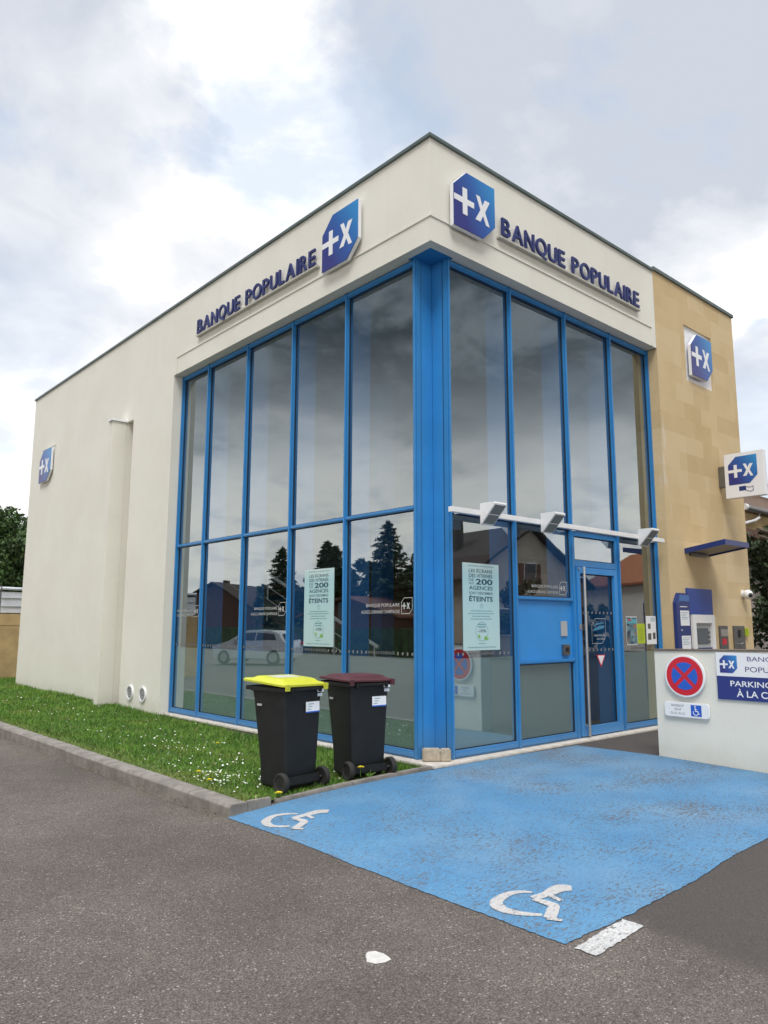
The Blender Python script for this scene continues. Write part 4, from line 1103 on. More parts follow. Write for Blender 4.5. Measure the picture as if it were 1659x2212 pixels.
for a, b in (((.44, .13), (.55, .085)), ((.55, .085), (.60, .105)), ((.48, .175), (.55, .16)), ((.55, .16), (.60, .175)), ((.60, .09), (.60, .18))):
    d = Vector((b[0]-a[0], b[1]-a[1])).normalized()*.005; q = (-d.y, d.x)
    mb.prism([(a[0]-q[0], a[1]-q[1]), (b[0]-q[0], b[1]-q[1]), (b[0]+q[0], b[1]+q[1]), (a[0]+q[0], a[1]+q[1])], fr2, 0.0002, .0022)
mb.build('card_pictogram', M_navy, e)

e = empty('awning', (5.94, 0, 2.87)); tag(e, 'small flat canopy with navy edge above the cash machine', 'awning')
wv = .85; pj = .66; rise = .10
vs = [(0, 0, 0), (wv, 0, 0), (wv, -pj, rise), (0, -pj, rise), (0, 0, .05), (wv, 0, .05), (wv, -pj, rise+.05), (0, -pj, rise+.05)]
MB().add(vs, [(0, 3, 2, 1), (4, 5, 6, 7), (0, 1, 5, 4), (2, 3, 7, 6), (0, 4, 7, 3), (1, 2, 6, 5)]).build('panel', mat('canopy_underside', (.38, .33, .26), .6), e)
mb = MB()
def sbox(x0, x1, a, b, t0, t1):
    za = lambda yy: rise*(-yy/pj)
    mb.add([(x0, a, za(a)+t0), (x1, a, za(a)+t0), (x1, b, za(b)+t0), (x0, b, za(b)+t0), (x0, a, za(a)+t1), (x1, a, za(a)+t1), (x1, b, za(b)+t1), (x0, b, za(b)+t1)],
           [(0, 3, 2, 1), (4, 5, 6, 7), (0, 1, 5, 4), (2, 3, 7, 6), (0, 4, 7, 3), (1, 2, 6, 5)])
sbox(-.02, -.001, 0, -pj-.02, -.03, .055); sbox(wv+.001, wv+.02, 0, -pj-.02, -.03, .055); sbox(0, wv, -pj-.02, -pj-.001, -.03, .055)
mb.build('edge_trim', M_navy, e)
mb = MB(); mb.box(.12, .70, -.05, -.002, -.055, -.002); mb.build('lamp_strip', M_dsteel, e)

e = empty('cash_machine', (5.95, 0, 0)); tag(e, 'cash machine in a pale grey surround under a blue panel in the sandstone wall', 'cash machine')
mb = MB(); mb.box(0.0, .80, -.03, -.002, .62, 1.30); mb.build('lower_panel', M_navy, e)
mb = MB(); mb.box(-.08, .80, -.03, -.002, 1.845, 2.27); mb.build('blue_panel', mat('atm_blue', (.014, .055, .30), .4), e)
mb = MB(); mb.box(0.02, .13, -.055, -.002, .9, 1.84); mb.box(.70, .80, -.055, -.002, .9, 1.84); mb.box(.13, .70, -.055, -.002, 1.70, 1.84)
mb.build('surround', M_white, e, bevel=.004)
mb = MB(); mb.box(.13, .70, -.012, -.003, .9, 1.70); mb.build('console', M_grey, e)
mb = MB(); mb.box(.22, .60, -.02, -.0125, 1.36, 1.62); mb.build('screen', mat('atm_screen', (.10, .12, .14), .2), e)
mb = MB(); mb.box(.16, .205, -.018, -.0125, 1.38, 1.60); mb.build('card_slot', M_black, e)
mb = MB(); mb.box(.13, .70, -.011, -.0035, 1.64, 1.695); mb.build('lamp_strip', M_dsteel, e)
for a_ in range(3):
    MB().box(.615, .66, -.022, -.0125, 1.38+.075*a_, 1.42+.075*a_).build('side_button', M_dsteel, e)
mb = MB(); mb.box(.20, .62, -.16, -.0125, 1.05, 1.16); mb.build('keypad_shelf', M_dsteel, e, bevel=.01)

e = empty('info_totem', (5.42, 0, 0)); tag(e, 'narrow blue information panel with cut corner left of the cash machine', 'sign')
MB().prism([(.0, .5), (.46, .5), (.46, 2.18), (.11, 2.18), (0, 2.02)], FR(-.004), 0, .055).build('board', M_navy, e, bevel=.003)
mb = MB(); mb.prism([(.06, 1.98), (.11, 2.05), (.44, 2.05), (.44, 2.15), (.13, 2.15)], FR(-.06), 0, .002); mb.build('light_band', mat('totem_band', (.05, .15, .42), .4), e)
for z0, z1, x0 in ((1.66, 1.90, .12), (1.285, 1.50, .13)):
    p = MB().box(x0, x0+.29, -.064, -.0605, z0, z1).build('notice', M_offw, e)
    mb = MB()
    for k in range(5): mb.box(x0+.03, x0+.26-.04*(k % 3), -.0652, -.0642, z1-.035-k*.026, z1-.028-k*.026)
    mb.build('fine_print', M_inkl, p)
mb = MB(); mb.box(.12, .36, -.0625, -.0605, 1.955, 1.967); mb.box(.13, .16, -.0625, -.0605, 1.58, 1.60); mb.build('print', M_offw, e)
for x, w, label, red in ((6.97, .33, 'small grey steel plate with a red notice right of the cash machine', True), (7.52, .46, 'wider grey steel deposit plate near the edge of the sandstone', False)):
    e = empty('steel_plate', (x, 0, 1.24)); tag(e, label, 'plate')
    MB().box(0, w, -.02, -.002, -.02, .42).build('plate', M_dsteel, e, bevel=.004)
    if red:
        MB().box(.03, w-.03, -.035, -.0205, .24, .36).build('hood', M_steel, e, bevel=.004); MB().box(.09, .25, -.023, -.0205, .10, .20).build('red_label', M_red, e)
    else:
        MB().box(.19, .26, -.035, -.0205, .22, .35).build('key_slot', M_black, e); mb = MB(); mb.tube([(.17, -.02, .10), (.17, -.06, .10), (.25, -.07, .12)], .010, 8); mb.build('lever', M_steel, e)
        MB().box(w+.02, w+.09, -.06, -.002, .24, .38).build('yellow_box', M_lime, e, bevel=.004)
def uv_ball(mb, c, r, sx=1, sy=1, sz=1, seg=16, rings=10):
    vs = []; fs = []
    for i in range(rings+1):
        ph = math.pi*i/rings
        for k in range(seg):
            th = 2*math.pi*k/seg; vs.append((c[0]+r*sx*math.sin(ph)*math.cos(th), c[1]+r*sy*math.sin(ph)*math.sin(th), c[2]+r*sz*math.cos(ph)))
    for i in range(rings):
        for k in range(seg):
            fs.append((i*seg+k, i*seg+(k+1) % seg, (i+1)*seg+(k+1) % seg, (i+1)*seg+k))
    mb.add(vs, fs)
e = empty('security_camera', (8.02, 0, 2.23)); tag(e, 'small white dome security camera at the edge of the sandstone wall', 'camera')
mb = MB(); mb.tube([(0, -.002, 0), (0, -.035, 0)], .07, 16); mb.build('base', M_white, e, smooth=True)
mb = MB(); uv_ball(mb, (0, -.10, -.005), .085); mb.build('dome', M_white, e, smooth=True)
mb = MB(); uv_ball(mb, (-.035, -.155, -.02), .042); mb.build('lens', M_black, e, smooth=True)

# ------------------------------------------------------------------ low wall with parking signs
e = empty('low_wall', (2.65, -1.169, .029)); tag(e, 'low cream rendered wall beside the blue bay carrying the parking signs', 'wall')
mb = MB(); mb.add([(0, 0, -.05), (.22, 0, -.05), (.22, -5.5, -.05), (0, -5.5, -.05), (0, 0, 1.325), (.22, 0, 1.325), (.22, -5.5, 1.42), (0, -5.5, 1.42)],
                  [(0, 3, 2, 1), (4, 5, 6, 7), (0, 1, 5, 4), (2, 3, 7, 6), (0, 4, 7, 3), (1, 2, 6, 5)])
mb.build('wall', M_render, e, bevel=.006)
mb = MB(); mb.add([(-.015, .015, 1.327), (.235, .015, 1.327), (.235, -5.5, 1.422), (-.015, -5.5, 1.422), (-.015, .015, 1.345), (.235, .015, 1.345), (.235, -5.5, 1.44), (-.015, -5.5, 1.44)],
                  [(0, 3, 2, 1), (4, 5, 6, 7), (0, 1, 5, 4), (2, 3, 7, 6), (0, 4, 7, 3), (1, 2, 6, 5)])
mb.build('coping', mat('brown_coping', (.16, .13, .10), .8, var=.2), e)
XW = 2.65
def disc(r, n=40, c=(0, 0), a0=0, a1=2*math.pi): return [(c[0]+r*math.cos(a0+(a1-a0)*k/n), c[1]+r*math.sin(a0+(a1-a0)*k/n)) for k in range(n)]
e = empty('no_stopping_sign', (0, 0, 0)); place_local(e, fr_at(FL(XW-.012), 1.565, 1.071)); e.scale = (.911, .911, 1); tag(e, 'round red and blue no stopping sign on the low cream wall', 'sign')
MB().prism(disc(.272), ID, 0, .03).build('rim', M_offw, e, bevel=.006)
MB().prism(disc(.245), ID, .0302, .032).build('red_face', M_red, e)
mb = MB()
def sector(c, r, half, gap):
    # blue field between the two red diagonals, pointing at angle c
    ap = gap/math.sin(half) if False else gap*1.414
    pts = [(ap*math.cos(c), ap*math.sin(c))]
    dl = math.asin(gap/r)
    for k in range(13):
        a = c-half+dl+(2*half-2*dl)*k/12; pts.append((r*math.cos(a), r*math.sin(a)))
    return pts
for c in (0, math.pi/2, math.pi, 1.5*math.pi): mb.prism(sector(c, .175, math.pi/4, .024), ID, .0324, .034)
mb.build('blue_fields', M_sblue, e)
e = empty('disabled_exception_sign', (0, 0, 0)); place_local(e, fr_at(FL(XW-.012), 1.288, .593)); e.scale = (.911, .911, 1); tag(e, 'small white oblong INTERDIT SAUF sign with wheelchair symbol under the round sign', 'sign')
def rrect(w, h, r, n=5):
    pts = []
    for cx, cy, a in ((w-r, r, -math.pi/2), (w-r, h-r, 0), (r, h-r, math.pi/2), (r, r, math.pi)):
        pts += [(cx+r*math.cos(a+math.pi/2*k/n), cy+r*math.sin(a+math.pi/2*k/n)) for k in range(n+1)]
    return pts
MB().prism(rrect(.60, .19, .04), ID, 0, .022).build('rim', M_offw, e, bevel=.005)
mb = MB()
for tx, y, w in (('INTERDIT', .130, .17), ('SAUF', .085, .09), ('G.I.G.-G.I.C.', .035, .20)): add_text(mb, tx, .185, y, w, .027, n0=.0225, bold=.0, center=True)
mb.build('print', M_black, e)
mb = MB(); mb.box(.36, .50, .025, .165, .0222, .0235); mb.build('blue_square', M_sblue, e)
mb = MB()
def seg2(mb, a, b, w, n0):
    d = Vector((b[0]-a[0], b[1]-a[1])).normalized()*w/2; q = (-d.y, d.x)
    mb.prism([(a[0]-q[0], a[1]-q[1]), (b[0]-q[0], b[1]-q[1]), (b[0]+q[0], b[1]+q[1]), (a[0]+q[0], a[1]+q[1])], ID, n0, n0+.001)
for k in range(16):
    a0 = R(150)+k*R(240)/16; a1 = a0+R(240)/16; c = (.425, .072); r = .032
    seg2(mb, (c[0]+r*math.cos(a0), c[1]+r*math.sin(a0)), (c[0]+r*math.cos(a1), c[1]+r*math.sin(a1)), .009, .0240)
seg2(mb, (.418, .135), (.422, .088), .012, .0252); seg2(mb, (.420, .092), (.452, .090), .012, .0264); seg2(mb, (.450, .092), (.466, .055), .011, .0276); seg2(mb, (.420, .115), (.445, .112), .008, .0288); seg2(mb, (.462, .055), (.478, .060), .008, .030)
mb.prism(disc(.010, 12, (.418, .148)), ID, .0240, .0250)
mb.build('wheelchair_symbol', M_offw, e)
e = empty('parking_sign', (0, 0, 0)); place_local(e, fr_at(FL(XW-.008), 1.939, .834)); e.scale = (.911, .911, 1); tag(e, 'large white and navy bank customer parking board on the low cream wall', 'sign')
MB().box(0, 1.6, .285, .575, 0, .008).build('white_board', M_offw, e)
MB().box(0, 1.6, 0, .284, 0, .010).build('navy_board', mat('board_navy', (.018, .035, .20), .4), e)
g = MB().prism(SQ(.215, .27), ID, 0, .002).build('logo_face', M_grad, e); g.location = (.045, .325, .0085)
mb = MB(); logo_emblem(mb, .215, .0022, .003); mb.build('emblem', M_offw, g)
mb = MB(); add_text(mb, 'BANQUE', .385, .465, .43, .066, n0=.0085, bold=.004); add_text(mb, 'POPULAIRE', .355, .345, .58, .064, n0=.0085, bold=.004); mb.build('name_print', mat('navy_print', (.06, .065, .20), .5), e)
mb = MB(); add_text(mb, 'PARKING RÉSERVÉ', .165, .165, .98, .085, n0=.0105, bold=.010); add_text(mb, 'À LA CLIENTÈLE', .235, .04, .86, .10, n0=.0105, bold=.010); mb.build('reserved_print', M_offw, e)

# ------------------------------------------------------------------ wheelie bins
def make_bin(name, loc, rz, lidmat, label, tilt, lid_kind):
    """local frame: back (wheels) faces -y, handle lip of the front at +y"""
    root = empty(name, loc, rz); tag(root, label, 'bin', 'wheelie bins on the lawn')
    wb, wt, db, dt, z0, z1 = .42, .50, .42, .54, .09, .985
    # body: loops from bottom to top, rounded rectangle
    def loop(w, ya, yb, z, r=.045, n=4):
        pts = []
        for cx, cy, a in ((w/2-r, ya+r, -math.pi/2), (w/2-r, yb-r, 0), (-w/2+r, yb-r, math.pi/2), (-w/2+r, ya+r, math.pi)):
            pts += [(cx+r*math.cos(a+math.pi/2*k/n), cy+r*math.sin(a+math.pi/2*k/n), z) for k in range(n+1)]
        return pts
    loops = [loop(wb-.05, .04, .36, z0-.06), loop(wb, .02, .40, z0-.03), loop(wb+.005, .012, .41, .25), loop(wb+.02, .008, .43, .40), loop(wt-.01, .0, dt-.05, .86), loop(wt, 0, dt-.03, z1-.04),
             loop(wt+.012, -.004, dt, z1-.038), loop(wt+.06, -.02, dt+.05, z1-.035, .05), loop(wt+.06, -.02, dt+.05, z1, .05), loop(wt+.02, 0.0, dt+.02, z1+.004, .05)]
    n = len(loops[0]); vs = [p for l in loops for p in l]; fs = []
    for i in range(len(loops)-1):
        fs += [(i*n+k, i*n+(k+1) % n, (i+1)*n+(k+1) % n, (i+1)*n+k) for k in range(n)]
    fs += [tuple(range(n-1, -1, -1)), tuple(range((len(loops)-1)*n, len(loops)*n))]
    MB().add(vs, fs).build('body', M_bin, root, smooth=True)
    MB().box(-.17, .17, dt+.05, dt+.085, z1-.06, z1-.02).build('front_grip', M_bin, root, bevel=.006)
    MB().box(-.17, .17, -.055, -.02, z1-.03, z1-.005).build('rear_grip', M_bin, root, bevel=.006)
    for s in (-1, 1): MB().box(s*.186-.015, s*.186+.015, -.055, 0, z1-.05, z1).build('grip_bracket', M_bin, root, bevel=.006)
    mb = MB(); mb.tube([(-.27, .0, .11), (.27, .0, .11)], .012, 8); mb.build('axle', M_dsteel, root)
    mb = MB(); mb.box(-.21, .21, -.03, .02, .075, .15); mb.build('axle_housing', M_bin, root, bevel=.01)
    for s in (-1, 1):
        mb = MB(); c = s*.262; prof = [(.035, .016), (.062, .018), (.068, .026), (.088, .028), (.095, .018)]
        rings = [(r, w) for r, w in prof]+[(r, -w) for r, w in reversed(prof)]
        sg = 28; vs = []; fs = []
        for r, w in rings: vs += [(c+w, r*math.cos(2*math.pi*k/sg), .11+r*math.sin(2*math.pi*k/sg)) for k in range(sg)]
        m = len(rings)
        for i in range(m): fs += [(i*sg+k, i*sg+(k+1) % sg, ((i+1) % m)*sg+(k+1) % sg, ((i+1) % m)*sg+k) for k in range(sg)]
        mb.add(vs, fs); w_ = mb.build('wheel', M_rub, root, smooth=True)
        mb = MB(); mb.tube([(c-.016, 0, .11), (c+.016, 0, .11)], .036, 12)
        for k in range(6):
            a = k*math.pi/3; mb.add([(c-.008, .03*math.cos(a-.3), .11+.03*math.sin(a-.3)), (c-.008, .072*math.cos(a-.14), .11+.072*math.sin(a-.14)), (c-.008, .072*math.cos(a+.14), .11+.072*math.sin(a+.14)), (c-.008, .03*math.cos(a+.3), .11+.03*math.sin(a+.3)),
                                      (c+.008, .03*math.cos(a-.3), .11+.03*math.sin(a-.3)), (c+.008, .072*math.cos(a-.14), .11+.072*math.sin(a-.14)), (c+.008, .072*math.cos(a+.14), .11+.072*math.sin(a+.14)), (c+.008, .03*math.cos(a+.3), .11+.03*math.sin(a+.3))],
                                     [(0, 1, 2, 3), (7, 6, 5, 4), (0, 4, 5, 1), (1, 5, 6, 2), (2, 6, 7, 3), (3, 7, 4, 0)])
        mb.build('rim', M_black, w_)
    # lid hinged at the back
    lid = empty('lid_pivot', (0, 0, 0)) if False else None
    W, D = wt+.075, dt+.11
    ls = []
    def ll(sx, ya, yb, z, r=.05): return loop(W*sx, ya, yb, z, r)
    ls = [ll(1.0, -.035, D-.035, .004), ll(1.0, -.035, D-.035, .022), ll(.975, -.028, D-.045, .030), ll(.86, .03, D-.13, .040), ll(.80, .06, D-.17, .060), ll(.74, .09, D-.21, .066)]
    n = len(ls[0]); vs = [p for l in ls for p in l]; fs = []
    for i in range(len(ls)-1): fs += [(i*n+k, i*n+(k+1) % n, (i+1)*n+(k+1) % n, (i+1)*n+k) for k in range(n)]
    fs += [tuple(range(n-1, -1, -1)), tuple(range((len(ls)-1)*n, len(ls)*n))]
    mb = MB().add(vs, fs)
    mb.box(-.20, .20, D-.045, D-.005, .006, .022)
    for s in (-1, 1):
        mb.box(s*.255-.022, s*.255+.022, -.062, -.036, -.03, .03)
    L = mb.build('lid', lidmat, root, smooth=True)
    L.location = (0, 0, z1+.006); L.rotation_euler = (R(tilt), R(0.8), R(1.5 if tilt > 1 else 0))
    if lid_kind == 'label':
        MB().box(-.15, .16, .22, .38, .0665, .0675).build('lid_label', mat('faded_label', (.50, .52, .50), .6), L)
    # stickers on the back face
    mb = MB(); mb.add([(.02, -.0115, .735), (.20, -.0115, .735), (.20, -.010, .84), (.02, -.010, .84)], [(0, 1, 2, 3)])
    st_ = mb.build('address_label', M_offw, root)
    st_.location = (0, -.002, 0)
    mb = MB()
    for zz, u0, u1 in ((.815, .05, .12), (.79, .05, .10), (.765, .04, .09)): mb.box(u0, u1, -.0125, -.0118, zz, zz+.006)
    mb.build('fine_print', M_inkl, st_)
    MB().box(.02, .20, -.0125, -.0118, .7355, .748).build('blue_band', M_sblue, st_)
    mb = MB(); mb.box(.16, .245, -.024, -.0215, .93, .957); mb.box(.18, .245, -.006, -.003, .885, .915)
    mb.build('number_label', M_offw, root)
    mb = MB(); mb.box(-wt/2-.008, -wt/2-.003, .33, .40, .80, .82); mb.build('emblem_print', M_grey, root)
    return root
make_bin('wheelie_bin', (-1.60, .215, .065), R(6), M_yel, 'black wheelie bin with bright yellow lid slightly ajar', 3.5, 'label')
make_bin('wheelie_bin', (-.755, .20, .07), R(-7), M_mar, 'black wheelie bin with dark maroon lid standing right of the yellow one', 0.6, 'none')

# ------------------------------------------------------------------ vegetation
def leaf_cloud(n, centers, radii, size, flat=.6):
    idx = rng.integers(0, len(centers), n)
    c = np.array(centers)[idx]; r = np.array(radii)[idx][:, None]
    d = rng.normal(0, 1, (n, 3)); d /= np.linalg.norm(d, axis=1)[:, None]
    p = c+d*r*(rng.random((n, 1))**.33)
    a = rng.normal(0, 1, (n, 3)); a /= np.linalg.norm(a, axis=1)[:, None]
    b = np.cross(a, rng.normal(0, 1, (n, 3))); b /= np.linalg.norm(b, axis=1)[:, None]
    s = size*rng.uniform(.6, 1.3, (n, 1))
    return np.stack([p-a*s, p-b*s*.45, p+a*s, p+b*s*.45], 1).reshape(-1, 3)
def broad_tree(x, y, h, rad, label, leafmat=M_leaf1, n=14000, size=.11, name='broadleaf_tree', zc=.6, trunk_h=.45, cat='tree', group=None, nc=34):
    e = empty(name, (x, y, 0)); tag(e, label, cat, group)
    mb = MB(); mb.tube([(0, 0, -.1), (.05, 0, h*trunk_h*.5), (0, .05, h*trunk_h), (.1, 0, h*.8)], [.17, .13, .10, .03], 8)
    cs = []; rs = []
    for k in range(nc):
        a = random.uniform(0, 2*math.pi); zz = random.uniform(.25, 1.0); rr = rad*math.sqrt(max(.05, 1-((zz-zc)/.55)**2))*random.uniform(.4, .95)
        c = (rr*math.cos(a), rr*math.sin(a), h*zz-.3); cs.append(c); rs.append(random.uniform(.28, .55)*rad*.55)
        if k % 3 == 0: mb.tube([(0, 0, h*trunk_h*random.uniform(.5, 1)), (c[0]*.5, c[1]*.5, c[2]*.85), c], [.05, .03, .012], 5)
    mb.build('trunk', M_bark, e)
    fast_mesh('crown', leaf_cloud(n, cs, rs, size), 4, leafmat, e)
def conifer(x, y, h, rad, label, n=9000, group=None):
    e = empty('conifer_tree', (x, y, 0)); tag(e, label, 'tree', group)
    MB().tube([(0, 0, -.1), (0, 0, h*.6), (0, 0, h)], [.16, .09, .015], 7).build('trunk', M_bark, e)
    V = []
    nb = 130
    for k in range(nb):
        t = (k+.5)/nb; z = h*(.10+.88*t); L = rad*(1-t)**.8*random.uniform(.65, 1.15)+.12; a = k*2.4+random.random()*.5
        m = max(12, int(n/nb*(1-t*.6)))
        u = rng.random(m)**.7
        dx, dy = math.cos(a), math.sin(a)
        p = np.stack([dx*L*u, dy*L*u, z-.22*L*u+.12*L*u**3], 1)+rng.normal(0, .05+.07*L, (m, 3))*[1, 1, .45]
        d = np.stack([np.full(m, dx), np.full(m, dy), np.full(m, -.15)], 1)+rng.normal(0, .45, (m, 3)); d /= np.linalg.norm(d, axis=1)[:, None]
        q = np.cross(d, rng.normal(0, 1, (m, 3))); q /= np.linalg.norm(q, axis=1)[:, None]
        s = .20*rng.uniform(.6, 1.4, (m, 1))
        V.append(np.stack([p-d*s, p-q*s*.28, p+d*s, p+q*s*.28], 1).reshape(-1, 3))
    fast_mesh('crown', np.concatenate(V), 4, M_leaf2, e)

# left background: brown wall, slatted fence, tree
e = empty('boundary_wall', (-6, 17.6, 0)); tag(e, 'brown rendered boundary wall behind the lawn', 'wall')
MB().box(0, 16, 0, .2, -.1, 1.96).build('wall', M_tan, e, bevel=.006)
MB().box(-.0, 16, -.004, -.001, 1.62, 1.63).build('joint', M_wood, e)
e = empty('fence', (-6, 17.7, 1.97)); tag(e, 'white panelled screen fence with grey posts standing on the brown wall', 'fence')
M_fpan = mat('white_fence_panel', (.58, .60, .66), .5, var=.08)
for k in range(12):
    x = k*.62+.03
    mb = MB(); mb.tube([(x, 0, 0), (x, 0, .80)], .018, 8); mb.build('post', M_dsteel, e)
    p = MB().box(x+.022, x+.595, -.006, .006, .02, .62).build('panel', M_fpan, e)
    MB().box(x+.022, x+.595, -.035, -.008, .20, .215).box(x+.022, x+.595, -.035, -.008, .44, .455).build('panel_rib', M_grey, p)
    mb = MB(); mb.tube([(x+.02, -.02, .72), (x+.6, -.02, .71)], .045, 8); mb.build('rolled_screen', M_fpan, e)
broad_tree(1.5, 24.0, 5.9, 2.4, 'bushy green tree behind the white fence, left of the bank', n=34000, size=.10, nc=80)
broad_tree(-1.4, 27, 6.0, 2.6, 'lower green tree behind the white fence, farther left', n=24000, size=.11, nc=60)

# right background: neighbouring house with gutter, wisteria
e = empty('neighbour_house', (10.5, 2.0, 0)); tag(e, 'neighbouring house with pale upper wall and grey gutter beyond the stone tower', 'house')
MB().box(0, 14, .9, 7, 0, 5.40).build('upper_wall', M_hpale, e)
mb = MB(); mb.add([(-.4, .45, 5.42), (14.4, .45, 5.42), (14.4, 3.9, 7.0), (-.4, 3.9, 7.0), (-.4, .45, 5.52), (14.4, .45, 5.52), (14.4, 3.9, 7.1), (-.4, 3.9, 7.1)], [(0, 3, 2, 1), (4, 5, 6, 7), (0, 1, 5, 4), (2, 3, 7, 6), (0, 4, 7, 3), (1, 2, 6, 5)])
for k in range(74): mb.tube([(-.35+k*.2, .38, 5.54), (-.35+k*.2, 2.0, 6.28)], .06, 6)
mb.build('roof', M_roof, e)
mb = MB(); mb.add([(0, 0, 4.62), (14, 0, 4.62), (14, .9, 4.80), (0, .9, 4.80), (0, 0, 4.68), (14, 0, 4.68), (14, .9, 4.86), (0, .9, 4.86)], [(0, 3, 2, 1), (4, 5, 6, 7), (0, 1, 5, 4), (2, 3, 7, 6), (0, 4, 7, 3), (1, 2, 6, 5)])
mb.build('lean_to_roof', M_roof, e)
MB().box(0, 14, .05, .25, 4.10, 4.60).build('beam_band', M_tan, e)
MB().box(0, 14, .02, .20, 3.90, 4.098).build('beam', M_wood, e)
MB().box(.5, .75, .0, .25, 0, 3.898).box(6.5, 6.75, 0, .25, 0, 3.898).build('post', M_wood, e)
mb = MB(); mb.tube([(2.6, -.07, 4.60), (14, -.07, 4.60)], .075, 12); mb.build('gutter', M_dsteel, e, smooth=True)
mb = MB(); mb.tube([(2.50, -.07, 4.61), (2.62, -.07, 4.61)], .085, 12); mb.tube([(3.42, -.07, 4.54), (3.40, -.06, 4.42), (3.2, -.03, 4.33), (2.6, 0, 4.20), (2.2, 0, 4.1)], .04, 8); mb.build('downpipe', M_white, e, smooth=True)
e = empty('wisteria_plant', (13.2, 1.2, 0)); tag(e, 'dark hanging wisteria with pale blooms beside the sandstone tower', 'climber')
cs = []; rs = []
for k in range(70):
    cs.append((random.uniform(-1.6, 2.6), random.uniform(-.5, .5), random.uniform(.6, 3.75))); rs.append(random.uniform(.22, .4))
mb = MB()
for k in range(7):
    x0 = random.uniform(-1, 2); mb.tube([(x0, 0, 0), (x0+.1, .1, 1.2), (x0-.2, 0, 2.4), (x0+.2, .1, 3.7)], [.06, .05, .04, .03], 6)
for z in (3.55, 3.7): mb.tube([(-1.8, -.2, z+.1), (0, -.3, z), (1.2, -.2, z+.12), (2.8, -.3, z)], .05, 6)
mb.build('stems', M_bark, e)
V = leaf_cloud(14000, cs, rs, .09); fast_mesh('leaves', V, 4, M_wist, e)
V = leaf_cloud(500, [(.55, -.6, 3.35), (.85, -.6, 3.2), (.9, -.6, 3.3), (.2, -.5, 3.62)], [.10, .13, .12, .1], .04); fast_mesh('blooms', V, 4, M_wistf, e)
broad_tree(16.0, 5.2, 3.6, 2.2, 'dark shrub mass under the neighbouring porch', M_wist, 9000, .12, 'shrub', cat='shrub')

# ------------------------------------------------------------------ what the glass mirrors: trees, houses and a car across the car park
for i, (x, y, h, r, lb) in enumerate(((-29.5, 34.0, 9.2, 2.6, 'tallest dark conifer across the car park, mirrored in the left glazing'), (-30.5, 42.5, 8.5, 2.0, 'dark conifer mirrored above the left facade poster'),
        (-28.0, 38.2, 7.6, 2.2, 'short broad dark conifer between two taller ones across the car park'), (-31.0, 49.6, 8.6, 2.1, 'narrow dark conifer farthest of the row across the car park'), (-30.0, 30.0, 7.6, 2.4, 'dark conifer nearest the road in the row across the car park'))):
    conifer(x, y, h, r*1.35, lb, n=11000, group='conifers across the car park')
for x_, y_, h_, lb in ((-31.5, 30.8, 6.6, 'broad dark tree at the near end of the conifer row'), (-32.5, 36.3, 6.4, 'broad dark tree filling in between the two tallest conifers'), (-32, 40.4, 6.6, 'broad dark tree behind the second conifer'), (-33, 46.0, 6.0, 'broad dark tree in the gap before the farthest conifer'), (-33, 52.5, 5.4, 'broad dark tree just past the farthest conifer')):
    broad_tree(x_, y_, h_, 2.7, lb, M_leaf2, 4500, .24, group='broad trees across the car park')
broad_tree(-29, 68, 6.2, 3.2, 'round green tree across the car park at the far end', M_leaf1, 5000, .22, group=None)
def house(name, label, x, y, w, d, h, rh, rz, wm, rm, wins=(), axis='x', chimney=True, cat='house'):
    """gable house: ridge along local y, gable faces local -y"""
    e = empty(name, (x, y, 0), rz); tag(e, label, cat)
    mb = MB(); mb.add([(-w/2, 0, 0), (w/2, 0, 0), (w/2, 0, h), (0, 0, h+rh), (-w/2, 0, h), (-w/2, d, 0), (w/2, d, 0), (w/2, d, h), (0, d, h+rh), (-w/2, d, h)],
                      [(0, 1, 2, 3, 4), (9, 8, 7, 6, 5), (0, 5, 6, 1), (1, 6, 7, 2), (0, 4, 9, 5), (2, 7, 8, 3), (3, 8, 9, 4)]); mb.build('wall', wm, e)
    ov = .45; sl = rh/(w/2)
    mb = MB()
    for s in (-1, 1):
        a = [(0, -ov, h+rh+.05), (s*(w/2+ov), -ov, h-ov*sl+.05), (s*(w/2+ov), d+ov, h-ov*sl+.05), (0, d+ov, h+rh+.05)]
        mb.add(a+[(p[0], p[1], p[2]+.16) for p in a], [(0, 1, 2, 3), (7, 6, 5, 4), (0, 4, 5, 1), (1, 5, 6, 2), (2, 6, 7, 3), (3, 7, 4, 0)])
    rf = mb.build('roof', rm, e)
    if chimney: MB().box(w*.18, w*.18+.6, d*.35, d*.35+.6, h+rh*.4, h+rh+.7).build('chimney', M_roofd, rf)
    for (u, z, ww, hh) in wins:
        f = MB().box(u-ww/2-.06, u+ww/2+.06, -.06, -.002, z-.06, z+hh+.06).build('window', M_offw, e)
        MB().box(u-ww/2, u+ww/2, -.075, -.062, z, z+hh).build('pane', M_hwin, f)
        MB().box(u-ww/2-.5, u-ww/2-.08, -.06, -.002, z, z+hh).box(u+ww/2+.08, u+ww/2+.5, -.06, -.002, z, z+hh).build('shutter', M_wood, f)
